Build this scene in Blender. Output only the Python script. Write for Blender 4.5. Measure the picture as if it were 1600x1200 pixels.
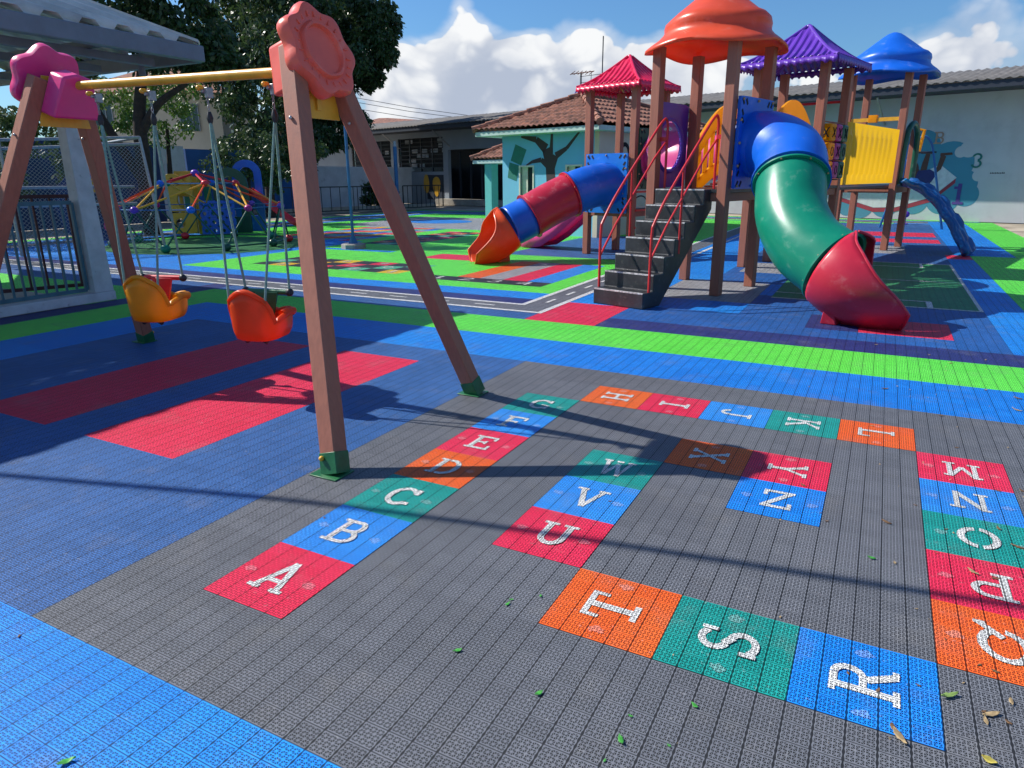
import bpy, bmesh, math, random
from math import sin, cos, pi, radians, sqrt, atan2, floor
from mathutils import Vector as V, Matrix
random.seed(7)
scene = bpy.context.scene
for o in list(bpy.data.objects): bpy.data.objects.remove(o)
COL = scene.collection

# ------------------------------------------------------------------ camera
S = 0.46; TU = S/5; TV = TU*.9717
CAM = V((2.377878, -1.65554, 1.69027))
ya, pt, ro = -.4845, -.2935, -.0058
fw = V((sin(ya)*cos(pt), cos(ya)*cos(pt), sin(pt)))
r0 = V((cos(ya), -sin(ya), 0)); u0 = r0.cross(fw)
rt = r0*cos(ro)+u0*sin(ro); up = -r0*sin(ro)+u0*cos(ro)
cd = bpy.data.cameras.new('camera'); cam = bpy.data.objects.new('camera', cd); COL.objects.link(cam)
cam.matrix_world = Matrix(((rt.x, up.x, -fw.x, CAM.x), (rt.y, up.y, -fw.y, CAM.y), (rt.z, up.z, -fw.z, CAM.z), (0, 0, 0, 1)))
cd.sensor_width = 36; cd.lens = 1074.05/1600*36; cd.clip_start = .05; cd.clip_end = 900
scene.camera = cam
scene.render.resolution_x = 1024; scene.render.resolution_y = 768

# ------------------------------------------------------------------ light and sky
SUN_EL = radians(42.4); SUN_AZ = radians(-172.0)     # direction TO the sun, angle from +x
SUNV = V((cos(SUN_EL)*cos(SUN_AZ), cos(SUN_EL)*sin(SUN_AZ), sin(SUN_EL)))
sd = bpy.data.lights.new('sun', 'SUN'); so = bpy.data.objects.new('sun', sd); COL.objects.link(so)
sd.energy = 4.9; sd.angle = radians(.53); sd.color = (1, .95, .87)
so.rotation_euler = SUNV.to_track_quat('Z', 'Y').to_euler(); so.location = (-20, -3, 25)
W = bpy.data.worlds.new("World"); scene.world = W; W.use_nodes = True
nt = W.node_tree; nt.nodes.clear()
class G:
    """tiny node helper"""
    def __init__(s, t): s.t = t
    def n(s, typ, **k):
        nd = s.t.nodes.new(typ)
        ins = k.pop('ins', {})
        for a, b in k.items(): setattr(nd, a, b)
        for a, b in ins.items(): s.set(nd.inputs[a], b)
        return nd
    def set(s, sock, v):
        if isinstance(v, bpy.types.NodeSocket): s.t.links.new(v, sock)
        elif v is not None: sock.default_value = v
    def m(s, op, a, b=None, c=None, clamp=False):
        nd = s.t.nodes.new('ShaderNodeMath'); nd.operation = op; nd.use_clamp = clamp
        s.set(nd.inputs[0], a)
        if b is not None: s.set(nd.inputs[1], b)
        if c is not None: s.set(nd.inputs[2], c)
        return nd.outputs[0]
    def mix(s, f, a, b, mode='MIX'):
        nd = s.t.nodes.new('ShaderNodeMix'); nd.data_type = 'RGBA'; nd.blend_type = mode
        s.set(nd.inputs[0], f); s.set(nd.inputs[6], a); s.set(nd.inputs[7], b); return nd.outputs[2]
    def noise(s, vec, scale, det=3, rough=.5, dist=0):
        nd = s.n('ShaderNodeTexNoise', ins={'Scale': scale, 'Detail': det, 'Roughness': rough, 'Distortion': dist})
        if vec is not None: s.set(nd.inputs['Vector'], vec)
        return nd.outputs[0]
    def ss(s, x, a, b):
        nd = s.t.nodes.new('ShaderNodeMapRange'); nd.interpolation_type = 'SMOOTHSTEP'
        s.set(nd.inputs[0], x); nd.inputs[1].default_value = a; nd.inputs[2].default_value = b; return nd.outputs[0]
g = G(nt)
sky = g.n('ShaderNodeTexSky', sky_type='NISHITA', sun_disc=False)
sky.sun_elevation = SUN_EL; sky.sun_rotation = radians(90)-SUN_AZ
sky.air_density = 1.2; sky.dust_density = .6; sky.ozone_density = 2.6
tc = g.n('ShaderNodeTexCoord'); dirv = tc.outputs['Generated']
mp = g.n('ShaderNodeMapping', ins={'Vector': dirv}); mp.inputs['Scale'].default_value = (1, 1, 1.35)
vec = mp.outputs[0]
warp = g.n('ShaderNodeTexNoise', ins={'Vector': vec, 'Scale': 6.0, 'Detail': 3.0})
vm = g.n('ShaderNodeVectorMath', operation='MULTIPLY_ADD', ins={0: warp.outputs['Color'], 1: (.10, .10, .10), 2: vec})
big = g.noise(vm.outputs[0], 5.0, 8, .56)
fine = g.noise(vm.outputs[0], 15.0, 6, .6)
def lobe(d, width, amp):
    d = V(d).normalized()
    dp = g.n('ShaderNodeVectorMath', operation='DOT_PRODUCT', ins={0: dirv, 1: tuple(d)}).outputs['Value']
    return g.m('MULTIPLY', g.ss(dp, cos(width), 1.0), amp)
def vor(scale, sm=.35):
    nd = g.n('ShaderNodeTexVoronoi', feature='F1', ins={'Vector': vm.outputs[0], 'Scale': scale}); return g.m('SUBTRACT', 1.0, nd.outputs['Distance'])
bil = g.m('ADD', g.m('MULTIPLY', vor(13), .60), g.m('ADD', g.m('MULTIPLY', vor(29), .27), g.m('MULTIPLY', vor(63), .13)))
masks = [lobe((-.53, .834, .135), .16, .30), lobe((-.43, .89, .115), .17, .34), lobe((-.33, .932, .12), .14, .22), lobe((-.6, .79, .09), .16, .25),
         lobe((.04, .99, .105), .10, .26), lobe((.10, .985, .125), .10, .24), lobe((-.16, .97, .09), .14, .18), lobe((-.2, .97, .10), .1, .1),
         lobe((-.56, .80, .235), .085, -.40), lobe((-.45, .87, .245), .085, -.42), lobe((-.32, .92, .225), .08, -.40), lobe((-.2, .95, .22), .1, -.3), lobe((-.25, .96, .10), .10, .26), lobe((-.05, .99, .09), .10, .20), lobe((-.8, .6, .12), .25, .12), lobe((.45, -.75, .5), .8, .12), lobe((-.33, .93, .135), .07, .14), lobe((-.47, .86, .205), .05, -.22), lobe((-.09, .979, .2), .09, -.28), lobe((-.56, .80, .215), .07, -.2), lobe((-.4, .9, .24), .09, -.2)]  # the lobe behind the camera is an unseen cloud added to lift ambient light
acc = g.m('ADD', g.m('MULTIPLY', big, .55), g.m('ADD', g.m('MULTIPLY', g.m('SUBTRACT', bil, .5), .62), g.m('MULTIPLY', g.m('SUBTRACT', fine, .5), .12)))
acc = g.m('ADD', acc, .12)
for k in masks: acc = g.m('ADD', acc, k)
dens = g.ss(acc, .66, .75)
# cloud tone: bright crests, grey bases
sepz = g.n('ShaderNodeSeparateXYZ', ins={0: dirv}).outputs[2]
tone = g.noise(vm.outputs[0], 7.5, 5, .55)
sh_ = g.m('ADD', g.m('MULTIPLY', g.ss(tone, .34, .66), .45), g.m('MULTIPLY', g.ss(bil, .42, .70), .55))
sh_ = g.m('ADD', sh_, g.m('MULTIPLY', g.m('SUBTRACT', sepz, .13), 3.5))
for dd in (lobe((-.485, .866, .117), .085, -.34), lobe((-.43, .895, .105), .07, -.28), lobe((-.36, .925, .125), .05, -.2), lobe((.02, .99, .10), .05, -.2)): sh_ = g.m('ADD', sh_, dd)
shade = g.ss(g.m('ADD', sh_, .16), -.15, 1.05)
ccol = g.mix(shade, (.36, .41, .51, 1), (.74, .75, .76, 1))
bs = g.n('ShaderNodeVectorMath', operation='SCALE', ins={0: sky.outputs[0]}); bs.inputs['Scale'].default_value = .080
thin = g.m('MULTIPLY', g.ss(acc, .44, .70), .42)
full = g.m('MAXIMUM', dens, thin)
skc = g.mix(1.0, bs.outputs[0], (.56, .90, 1.27, 1), 'MULTIPLY')
col = g.mix(full, skc, ccol)
bg = g.n('ShaderNodeBackground', ins={'Color': col, 'Strength': 1.0})
wo = g.n('ShaderNodeOutputWorld'); nt.links.new(bg.outputs[0], wo.inputs[0])
vs = scene.view_settings; vs.view_transform = 'Standard'; vs.look = 'None'; vs.gamma = 1; vs.exposure = 0.36
vs.use_curve_mapping = False
scene.render.engine = 'CYCLES'

# ------------------------------------------------------------------ materials
def lin(r, gg, b):
    f = lambda c: (c/255/12.92) if c/255 <= .04045 else ((c/255+.055)/1.055)**2.4
    return (f(r), f(gg), f(b), 1)
def newmat(name):
    m = bpy.data.materials.new(name); m.use_nodes = True; m.node_tree.nodes.clear()
    gg = G(m.node_tree); out = gg.n('ShaderNodeOutputMaterial'); b = gg.n('ShaderNodeBsdfPrincipled')
    m.node_tree.links.new(b.outputs[0], out.inputs[0]); return m, gg, b
def bump(gg, b, h, strength=.3, dist=.01):
    bp = gg.n('ShaderNodeBump', ins={'Height': h, 'Strength': strength, 'Distance': dist}); gg.set(b.inputs['Normal'], bp.outputs[0])
def plain(name, c, rough=.5, var=.12, scale=6, bmp=.15, bscale=60, metal=0, spec=.5, coat=0, dirt=None, stretch=None):
    m, gg, b = newmat(name)
    tcn = gg.n('ShaderNodeTexCoord').outputs['Object']
    if stretch:
        mpn = gg.n('ShaderNodeMapping', ins={'Vector': tcn}); mpn.inputs['Scale'].default_value = stretch; tcn = mpn.outputs[0]
    n1 = gg.noise(tcn, scale, 5, .6)
    f = gg.ss(n1, .3, .7)
    c = tuple(c[:3])
    lo = tuple(x*(1-var) for x in c)+(1,); hi = tuple(min(1, x*(1+var*.6)) for x in c)+(1,)
    cc = gg.mix(f, lo, hi)
    if dirt:
        n2 = gg.noise(tcn, dirt[1], 6, .65); cc = gg.mix(gg.m('MULTIPLY', gg.ss(n2, dirt[2], dirt[2]+.2), dirt[3]), cc, dirt[0])
    gg.set(b.inputs['Base Color'], cc)
    gg.set(b.inputs['Roughness'], gg.m('ADD', rough-.06, gg.m('MULTIPLY', f, .12)))
    b.inputs['Metallic'].default_value = metal; b.inputs['Specular IOR Level'].default_value = spec
    b.inputs['Coat Weight'].default_value = coat
    if bmp: bump(gg, b, gg.noise(tcn, bscale, 3), bmp, .004)
    return m
# perforated interlocking floor tile: one group shared by all floor colours
fg = bpy.data.node_groups.new('tile_pattern', 'ShaderNodeTree')
fg.interface.new_socket('Mask', in_out='OUTPUT', socket_type='NodeSocketFloat')
fg.interface.new_socket('Groove', in_out='OUTPUT', socket_type='NodeSocketFloat')
fg.interface.new_socket('Tone', in_out='OUTPUT', socket_type='NodeSocketFloat')
q = G(fg); go = q.n('NodeGroupOutput')
pos = q.n('ShaderNodeNewGeometry').outputs['Position']; sp = q.n('ShaderNodeSeparateXYZ', ins={0: pos})
tu = q.m('DIVIDE', sp.outputs[0], TU); tv = q.m('DIVIDE', sp.outputs[1], TV)
fu = q.m('FRACT', q.m('ADD', tu, 1000)); fv = q.m('FRACT', q.m('ADD', tv, 1000))
eu = q.m('SUBTRACT', .5, q.m('ABSOLUTE', q.m('SUBTRACT', fu, .5)))   # distance to column line
ev = q.m('SUBTRACT', .5, q.m('ABSOLUTE', q.m('SUBTRACT', fv, .5)))
wav = q.m('MULTIPLY', q.m('SINE', q.m('MULTIPLY', tv, 18.85)), .012)
gu = q.m('LESS_THAN', eu, q.m('ADD', .040, wav)); gv = q.m('MULTIPLY', q.m('LESS_THAN', ev, .026), .85)
groove = q.m('MAXIMUM', gu, gv)
su = q.m('SUBTRACT', q.m('MULTIPLY', q.m('FRACT', q.m('MULTIPLY', q.m('DIVIDE', q.m('SUBTRACT', fu, .045), .91), 3)), 2), 1)
sv = q.m('SUBTRACT', q.m('MULTIPLY', q.m('FRACT', q.m('MULTIPLY', q.m('DIVIDE', q.m('SUBTRACT', fv, .045), .91), 3)), 2), 1)
au = q.m('ABSOLUTE', su); av = q.m('ABSOLUTE', sv)
rr = q.m('SQRT', q.m('ADD', q.m('MULTIPLY', su, su), q.m('MULTIPLY', sv, sv)))
t1 = q.m('GREATER_THAN', au, .10); t2 = q.m('GREATER_THAN', av, .10)
t3 = q.m('GREATER_THAN', q.m('ABSOLUTE', q.m('SUBTRACT', au, av)), .12)
t4 = q.m('GREATER_THAN', rr, .29); t5 = q.m('LESS_THAN', q.m('MAXIMUM', au, av), .86)
inn = q.m('MULTIPLY', q.m('GREATER_THAN', eu, .075), q.m('GREATER_THAN', ev, .075))
hole = q.m('MULTIPLY', q.m('MULTIPLY', q.m('MULTIPLY', t1, t2), q.m('MULTIPLY', t3, t4)), q.m('MULTIPLY', t5, inn))
fg.links.new(hole, go.inputs[0]); fg.links.new(groove, go.inputs[1])
# per-tile tone
cell = q.n('ShaderNodeCombineXYZ', ins={0: q.m('FLOOR', q.m('ADD', tu, .001)), 1: q.m('FLOOR', q.m('ADD', tv, .001))})
wn = q.n('ShaderNodeTexWhiteNoise', ins={'Vector': cell.outputs[0]}).outputs[0]
cell2 = q.n('ShaderNodeCombineXYZ', ins={0: q.m('FLOOR', q.m('DIVIDE', tu, 5)), 1: q.m('FLOOR', q.m('DIVIDE', tv, 5))})
wn2 = q.n('ShaderNodeTexWhiteNoise', ins={'Vector': cell2.outputs[0]}).outputs[0]
ln = q.noise(pos, .9, 5, .6)
fg.links.new(q.m('ADD', q.m('ADD', q.m('MULTIPLY', wn, .3), q.m('MULTIPLY', wn2, .25)), q.m('MULTIPLY', ln, .45)), go.inputs[2])
def tilemat(name, c, wear=None, alpha=None):
    m, gg, b = newmat(name)
    p = gg.n('ShaderNodeGroup'); p.node_tree = fg
    c = tuple(c[:3])+(1,)
    hi = tuple(min(1, x*1.32+.004) for x in c[:3])+(1,); lo = tuple(x*1.08 for x in c[:3])+(1,)
    cc = gg.mix(gg.ss(p.outputs[2], .25, .75), lo, hi)
    gp = gg.n('ShaderNodeNewGeometry').outputs['Position']
    # dust gathered on the right-hand side and fine scuffs
    du = gg.noise(gp, 3.1, 6, .7); cc = gg.mix(gg.m('MULTIPLY', gg.ss(du, .50, .74), .26), cc, (.30, .28, .25, 1))
    sc = gg.noise(gp, 38, 3, .6); cc = gg.mix(gg.m('MULTIPLY', gg.ss(sc, .62, .72), .30), cc, (.5, .49, .47, 1))
    if wear:
        w = gg.noise(gp, 75, 3, .6); cc = gg.mix(gg.m('MULTIPLY', gg.ss(w, .50, .62), wear[1]), cc, wear[0])
    dk = tuple(x*.05+.0005 for x in c[:3])+(1,)
    cc = gg.mix(p.outputs[0], cc, dk)
    cc = gg.mix(gg.m('MULTIPLY', p.outputs[1], .94), cc, tuple(x*.08 for x in c[:3])+(1,))
    gg.set(b.inputs['Base Color'], cc); b.inputs['Roughness'].default_value = .52; b.inputs['Specular IOR Level'].default_value = .22
    h = gg.m('SUBTRACT', 1, gg.m('MAXIMUM', p.outputs[0], p.outputs[1]))
    bump(gg, b, h, .35, .003)
    return m
K = 1.12
TC = dict(
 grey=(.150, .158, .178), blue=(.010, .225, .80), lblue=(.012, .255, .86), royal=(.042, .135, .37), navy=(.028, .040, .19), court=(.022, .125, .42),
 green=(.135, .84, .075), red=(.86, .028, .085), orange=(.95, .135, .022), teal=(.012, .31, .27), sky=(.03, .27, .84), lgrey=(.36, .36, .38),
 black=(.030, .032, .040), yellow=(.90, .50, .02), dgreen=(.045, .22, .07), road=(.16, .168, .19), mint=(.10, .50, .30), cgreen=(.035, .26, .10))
TM = {k: tilemat('floor_tile_'+k, v) for k, v in TC.items()}
WHITE_PAINT = tilemat('floor_paint_white', (.82, .82, .80))
def smudge(k):
    return tilemat('floor_smudge_'+k, tuple(x*.80+.13 for x in TC[k]))
M = {}
def mk(k, *a, **kw): M[k] = plain(k, *a, **kw)
mk('post_brown', (.35, .122, .078), .6, .12, 4, .2, 30, stretch=(9, 9, .8), dirt=((.16, .075, .055, 1), 5, .6, .22))
mk('swing_brown', (.38, .134, .082), .6, .12, 5, .2, 30, stretch=(9, 9, .8), dirt=((.15, .07, .05, 1), 6, .6, .22))
for k, c in dict(plastic_red=(.66, .022, .035), plastic_crimson=(.52, .018, .045), plastic_orange=(.86, .10, .018), plastic_dome=(.92, .125, .05), plastic_blue=(.006, .12, .62),
                 plastic_green=(.003, .22, .13), plastic_yellow=(.88, .42, .006), plastic_purple=(.13, .035, .42), plastic_pink=(.86, .09, .34), plastic_magenta=(.42, .012, .20),
                 plastic_redroof=(.74, .012, .075), plastic_dkgreen=(.010, .085, .05), plastic_bluelt=(.01, .20, .70), plastic_coral=(.92, .14, .085), plastic_rose=(.86, .05, .24), plastic_mustard=(.62, .34, .03)).items():
    mk(k, c, .34, .10, 2.5, .06, 90, dirt=((.62, .60, .57, 1), 5, .56, .17))
mk('seat_yellow', (.84, .36, .004), .4, .1, 4, .1, 70); mk('seat_orange', (.90, .10, .012), .4, .1, 4, .1, 70)
mk('step_black', (.035, .037, .042), .38, .3, 5, .3, 50, dirt=((.22, .21, .2, 1), 14, .55, .35))
mk('rail_red', (.60, .025, .03), .35, .1); mk('metal_yellow', (.78, .40, .03), .35, .12, 8); mk('metal_galv', (.35, .36, .37), .45, .2, 20, metal=.7)
mk('metal_dark', (.02, .022, .025), .5, .2); mk('metal_green', (.015, .13, .045), .4, .25, 12); mk('metal_blue', (.02, .13, .33), .45, .2)
mk('rope_green', (.20, .36, .30), .8, .2, 40, .6, 300); mk('bolt', (.5, .49, .47), .3, .1, metal=.8); mk('bolt_tan', (.42, .25, .14), .5)
mk('concrete', (.36, .33, .28), .9, .25, 1.2, .5, 30, dirt=((.15, .13, .10, 1), 3, .5, .4))
mk('ground', (.40, .34, .26), .95, .3, .5, .5, 20, dirt=((.16, .12, .08, 1), 1.2, .5, .6))
mk('wall_white', (.62, .63, .64), .9, .12, 1.5, .4, 25, dirt=((.16, .15, .14, 1), 2.5, .58, .7))
mk('pillar_white', (.55, .57, .60), .9, .15, 4, .5, 25, dirt=((.12, .12, .12, 1), 9, .60, .8))
mk('school_wall', (.46, .49, .51), .9, .08, .6, .3, 25, dirt=((.28, .29, .3, 1), .8, .5, .3))
mk('school_low', (.66, .62, .56), .9, .1, 1, .3, 25, dirt=((.3, .28, .25, 1), 1.5, .55, .5))
mk('roof_fibre', (.17, .16, .155), .9, .35, 3, .5, 20, dirt=((.10, .10, .10, 1), 1.5, .45, .7))
mk('shelter_metal', (.60, .60, .57), .55, .3, 1.5, .2, 10, metal=.2, dirt=((.2, .19, .17, 1), 2, .5, .5))
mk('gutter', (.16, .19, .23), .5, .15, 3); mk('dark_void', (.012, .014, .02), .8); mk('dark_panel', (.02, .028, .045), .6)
mk('house_blue', (.17, .50, .72), .9, .05, 1, .3, 30); mk('house_cream', (.62, .55, .42), .9, .07, 1, .3, 30); mk('fascia_mint', (.48, .66, .58), .7, .1)
mk('post_teal', (.12, .52, .44), .8, .06); mk('mural_brown', (.065, .045, .05), .9); mk('mural_green', (.03, .20, .16), .9); mk('mural_black', (.012, .012, .015), .9)
mk('mural_teal', (.06, .24, .33), .9, .06, 1); mk('mural_white', (.55, .58, .58), .9); mk('mural_navy', (.03, .035, .14), .9); mk('mural_skin', (.10, .05, .04), .9); mk('mural_red', (.30, .04, .06), .9)
mk('mural_purple', (.08, .05, .22), .9); mk('mural_tan', (.35, .24, .18), .9); mk('mural_dteal', (.02, .16, .14), .9)
mk('tile_roof', (.33, .145, .095), .85, .5, 5, .5, 25, dirt=((.07, .045, .035, 1), 3, .46, .65))
mk('window_frame', (.66, .66, .55), .7); mk('glass_dark', (.03, .05, .055), .12, .3, 2, 0, spec=.8)
mk('bark', (.045, .032, .024), .95, .4, 8, 1.0, 14)
mk('far_wall', (.55, .50, .38), .9, .1, .8); mk('brick_far', (.32, .12, .07), .9, .2, 6); mk('wall_blue', (.035, .12, .34), .9, .2, 1); mk('wall_navy', (.03, .055, .15), .9, .3, 1)
mk('gate_blue', (.06, .15, .20), .5, .2, 5); mk('gate_maroon', (.075, .018, .02), .6, .2, 5); mk('tank_blue', (.02, .10, .35), .5)
def translucent(k, c, f):
    nt_ = M[k].node_tree; gq = G(nt_); b_ = [n for n in nt_.nodes if n.type == 'BSDF_PRINCIPLED'][0]; o_ = [n for n in nt_.nodes if n.type == 'OUTPUT_MATERIAL'][0]
    tr = gq.n('ShaderNodeBsdfTranslucent', ins={'Color': c+(1,)}); mx = gq.n('ShaderNodeMixShader', ins={0: f})
    nt_.links.new(b_.outputs[0], mx.inputs[1]); nt_.links.new(tr.outputs[0], mx.inputs[2]); nt_.links.new(mx.outputs[0], o_.inputs[0])
translucent('plastic_yellow', (.95, .55, .01), .5); translucent('seat_orange', (.95, .12, .01), .42); translucent('seat_yellow', (.92, .42, .005), .35); translucent('plastic_dome', (.95, .10, .03), .32); translucent('plastic_pink', (.95, .12, .35), .25); translucent('plastic_orange', (.95, .10, .02), .2)
def leafmat(name, a, b2, c):
    m, gg, b = newmat(name)
    oi = gg.n('ShaderNodeTexCoord').outputs['Object']
    n1 = gg.noise(oi, 1.3, 3, .6); n2 = gg.noise(oi, 17, 2, .5)
    cc = gg.mix(gg.ss(n1, .35, .65), a, b2); cc = gg.mix(gg.m('MULTIPLY', gg.ss(n2, .5, .7), .6), cc, c)
    gg.set(b.inputs['Base Color'], cc); b.inputs['Roughness'].default_value = .42; b.inputs['Specular IOR Level'].default_value = .5
    tr = gg.n('ShaderNodeBsdfTranslucent', ins={'Color': c}); mx = gg.n('ShaderNodeMixShader', ins={0: .18})
    m.node_tree.links.new(b.outputs[0], mx.inputs[1]); m.node_tree.links.new(tr.outputs[0], mx.inputs[2])
    m.node_tree.links.new(mx.outputs[0], m.node_tree.nodes['Material Output'].inputs[0]); return m
M['leaf_mango'] = leafmat('leaf_mango', (.020, .046, .016, 1), (.032, .070, .022, 1), (.085, .15, .045, 1))
M['leaf_bright'] = leafmat('leaf_bright', (.05, .12, .02, 1), (.09, .19, .03, 1), (.18, .30, .05, 1))
M['leaf_mid'] = leafmat('leaf_mid', (.025, .06, .015, 1), (.05, .10, .025, 1), (.10, .15, .05, 1))
mm, gg, bb = newmat('bubble_clear'); bb.inputs['Base Color'].default_value = (.93, .94, .96, 1); bb.inputs['Roughness'].default_value = .05
bb.inputs['Transmission Weight'].default_value = 1; bb.inputs['IOR'].default_value = 1.05; bb.inputs['Specular IOR Level'].default_value = .9; M['bubble'] = mm
# chain-link netting: real holes through alpha on a fence sheet
def netmat(name, c, n, t):
    m, gg, b = newmat(name); uv = gg.n('ShaderNodeTexCoord').outputs['UV']; s = gg.n('ShaderNodeSeparateXYZ', ins={0: uv})
    a = gg.m('FRACT', gg.m('MULTIPLY', gg.m('ADD', s.outputs[0], s.outputs[1]), n)); d = gg.m('FRACT', gg.m('ADD', gg.m('MULTIPLY', gg.m('SUBTRACT', s.outputs[0], s.outputs[1]), n), 500))
    al = gg.m('MAXIMUM', gg.m('LESS_THAN', a, t), gg.m('LESS_THAN', d, t)); gg.set(b.inputs['Alpha'], al)
    b.inputs['Base Color'].default_value = c; b.inputs['Roughness'].default_value = .5; return m
M['net'] = netmat('net', (.30, .31, .32, 1), 9, .13)

# ------------------------------------------------------------------ object helpers
FR = {}
def root_frame(o):
    while o.parent: o = o.parent
    return FR.get(o.name, Matrix.Identity(4))
def tag(o, label=None, cat=None, group=None, kind=None):
    if label: o['label'] = label
    if cat: o['category'] = cat
    if group: o['group'] = group
    if kind: o['kind'] = kind
    return o
def thing(name, label, cat, loc=(0, 0, 0), rz=0, group=None):
    o = bpy.data.objects.new(name, None); COL.objects.link(o); o.location = loc; o.rotation_euler = (0, 0, rz); o.empty_display_size = .2
    FR[o.name] = Matrix.Translation(V(loc)) @ Matrix.Rotation(rz, 4, 'Z')
    return tag(o, label, cat, group)
class MB:
    def __init__(s): s.v = []; s.f = []; s.uv = None
    def add(s, vs_, fs):
        o = len(s.v); s.v += [V(p) for p in vs_]; s.f += [tuple(i+o for i in f) for f in fs]; return s
    def box(s, c, d, R=None):
        c = V(c); h = V(d)/2; R = R or Matrix.Identity(3)
        vv = [c+R@V((x*h.x, y*h.y, z*h.z)) for x in (-1, 1) for y in (-1, 1) for z in (-1, 1)]
        return s.add(vv, [(0, 1, 3, 2), (4, 6, 7, 5), (0, 4, 5, 1), (2, 3, 7, 6), (0, 2, 6, 4), (1, 5, 7, 3)])
    def box2(s, a, b): return s.box([(a[i]+b[i])/2 for i in range(3)], [abs(b[i]-a[i]) for i in range(3)])
    def beam(s, a, b, w, h, side=None):
        a = V(a); b = V(b); d = (b-a).normalized(); x = V(side) if side else (V((0, 0, 1)) if abs(d.z) < .9 else V((0, 1, 0)))
        y = d.cross(x).normalized(); x = y.cross(d).normalized()
        vv = [p+x*(i*w/2)+y*(j*h/2) for p in (a, b) for i, j in ((-1, -1), (1, -1), (1, 1), (-1, 1))]
        return s.add(vv, [(3, 2, 1, 0), (4, 5, 6, 7), (0, 1, 5, 4), (1, 2, 6, 5), (2, 3, 7, 6), (3, 0, 4, 7)])
    def tube(s, P, r, n=10, closed=False, cap=True, rad=None):
        P = [V(p) for p in P]; N = len(P); o = len(s.v); T = []
        for i in range(N):
            if closed: T.append((P[(i+1) % N]-P[i-1]).normalized())
            else: T.append((P[min(i+1, N-1)]-P[max(i-1, 0)]).normalized())
        u = T[0].cross(V((0, 0, 1)));
        if u.length < .1: u = T[0].cross(V((0, 1, 0)))
        u.normalize(); rings = []
        for i in range(N):
            u = (u-T[i]*u.dot(T[i])).normalized(); w = T[i].cross(u); rr_ = rad[i] if rad else r
            if 0 < i < N-1 and not closed:
                k = max(.6, cos(T[i].angle((P[i]-P[i-1]).normalized()))); 
            else: k = 1
            rings.append([P[i]+(u*cos(2*pi*j/n)+w*sin(2*pi*j/n))*(rr_/k**.5) for j in range(n)])
        s.v += [p for R_ in rings for p in R_]
        m = N if closed else N-1
        for i in range(m):
            a = o+i*n; b = o+((i+1) % N)*n
            for j in range(n): s.f.append((a+j, a+(j+1) % n, b+(j+1) % n, b+j))
        if cap and not closed:
            s.f.append(tuple(o+j for j in reversed(range(n)))); s.f.append(tuple(o+(N-1)*n+j for j in range(n)))
        return s
    def lathe(s, prof, c, n=24, axis='z', caps=True):
        c = V(c); o = len(s.v)
        for r, z in prof:
            for j in range(n):
                a = 2*pi*j/n; p = (r*cos(a), r*sin(a), z)
                if axis == 'x': p = (p[2], p[0], p[1])
                if axis == 'y': p = (p[0], p[2], p[1])
                s.v.append(c+V(p))
        for i in range(len(prof)-1):
            for j in range(n): a = o+i*n+j; b = o+i*n+(j+1) % n; s.f.append((a, b, b+n, a+n))
        if caps:
            s.f.append(tuple(o+j for j in reversed(range(n)))); s.f.append(tuple(o+(len(prof)-1)*n+j for j in range(n)))
        return s
    def sphere(s, c, r, n=12, sc=(1, 1, 1)):
        o = len(s.v); c = V(c); m = n//2+1
        for i in range(1, m):
            t = pi*i/m
            for j in range(n): a = 2*pi*j/n; s.v.append(c+V((r*sin(t)*cos(a)*sc[0], r*sin(t)*sin(a)*sc[1], r*cos(t)*sc[2])))
        s.v += [c+V((0, 0, r*sc[2])), c-V((0, 0, r*sc[2]))]; k = len(s.v)
        for i in range(m-2):
            for j in range(n): a = o+i*n+j; b = o+i*n+(j+1) % n; s.f.append((a, a+n, b+n, b))
        for j in range(n):
            s.f.append((o+j, o+(j+1) % n, k-2)); s.f.append((o+(m-2)*n+(j+1) % n, o+(m-2)*n+j, k-1))
        return s
    def prism(s, pts, org, U, Vv, th):
        org = V(org); U = V(U).normalized(); Vv = V(Vv).normalized(); Nn = U.cross(Vv); n = len(pts)
        a = [org+U*p[0]+Vv*p[1] for p in pts]; b = [p+Nn*th for p in a]
        return s.add(a+b, [tuple(reversed(range(n))), tuple(range(n, 2*n))]+[(i, (i+1) % n, n+(i+1) % n, n+i) for i in range(n)])
    def plate_hole(s, w, h, r, org, U, Vv, th, hc=None, n=32, ry=None):
        """rectangular plate w x h (centred on org) with a round hole"""
        ry = ry or r; hc = hc or (0, 0); org = V(org); U = V(U); Vv = V(Vv); Nn = U.cross(Vv)
        o = len(s.v)
        for k, off in enumerate((0, th)):
            for j in range(n):
                a = 2*pi*(j+.5)/n; ca, sa = cos(a), sin(a); t = min((w/2)/abs(ca) if abs(ca) > 1e-6 else 9, (h/2)/abs(sa) if abs(sa) > 1e-6 else 9)
                x, y = ca*t, sa*t
                if abs(abs(x)-w/2) < 1e-5 and abs(abs(y)-h/2) < h*.5/(n/4): pass
                s.v.append(org+U*x+Vv*y+Nn*off)
            for j in range(n):
                a = 2*pi*(j+.5)/n; s.v.append(org+U*(hc[0]+r*cos(a))+Vv*(hc[1]+ry*sin(a))+Nn*off)
        O0, I0, O1, I1 = o, o+n, o+2*n, o+3*n
        for j in range(n):
            k = (j+1) % n
            s.f += [(O0+k, O0+j, I0+j, I0+k), (O1+j, O1+k, I1+k, I1+j), (O0+j, O0+k, O1+k, O1+j), (I0+k, I0+j, I1+j, I1+k)]
        return s
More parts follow.
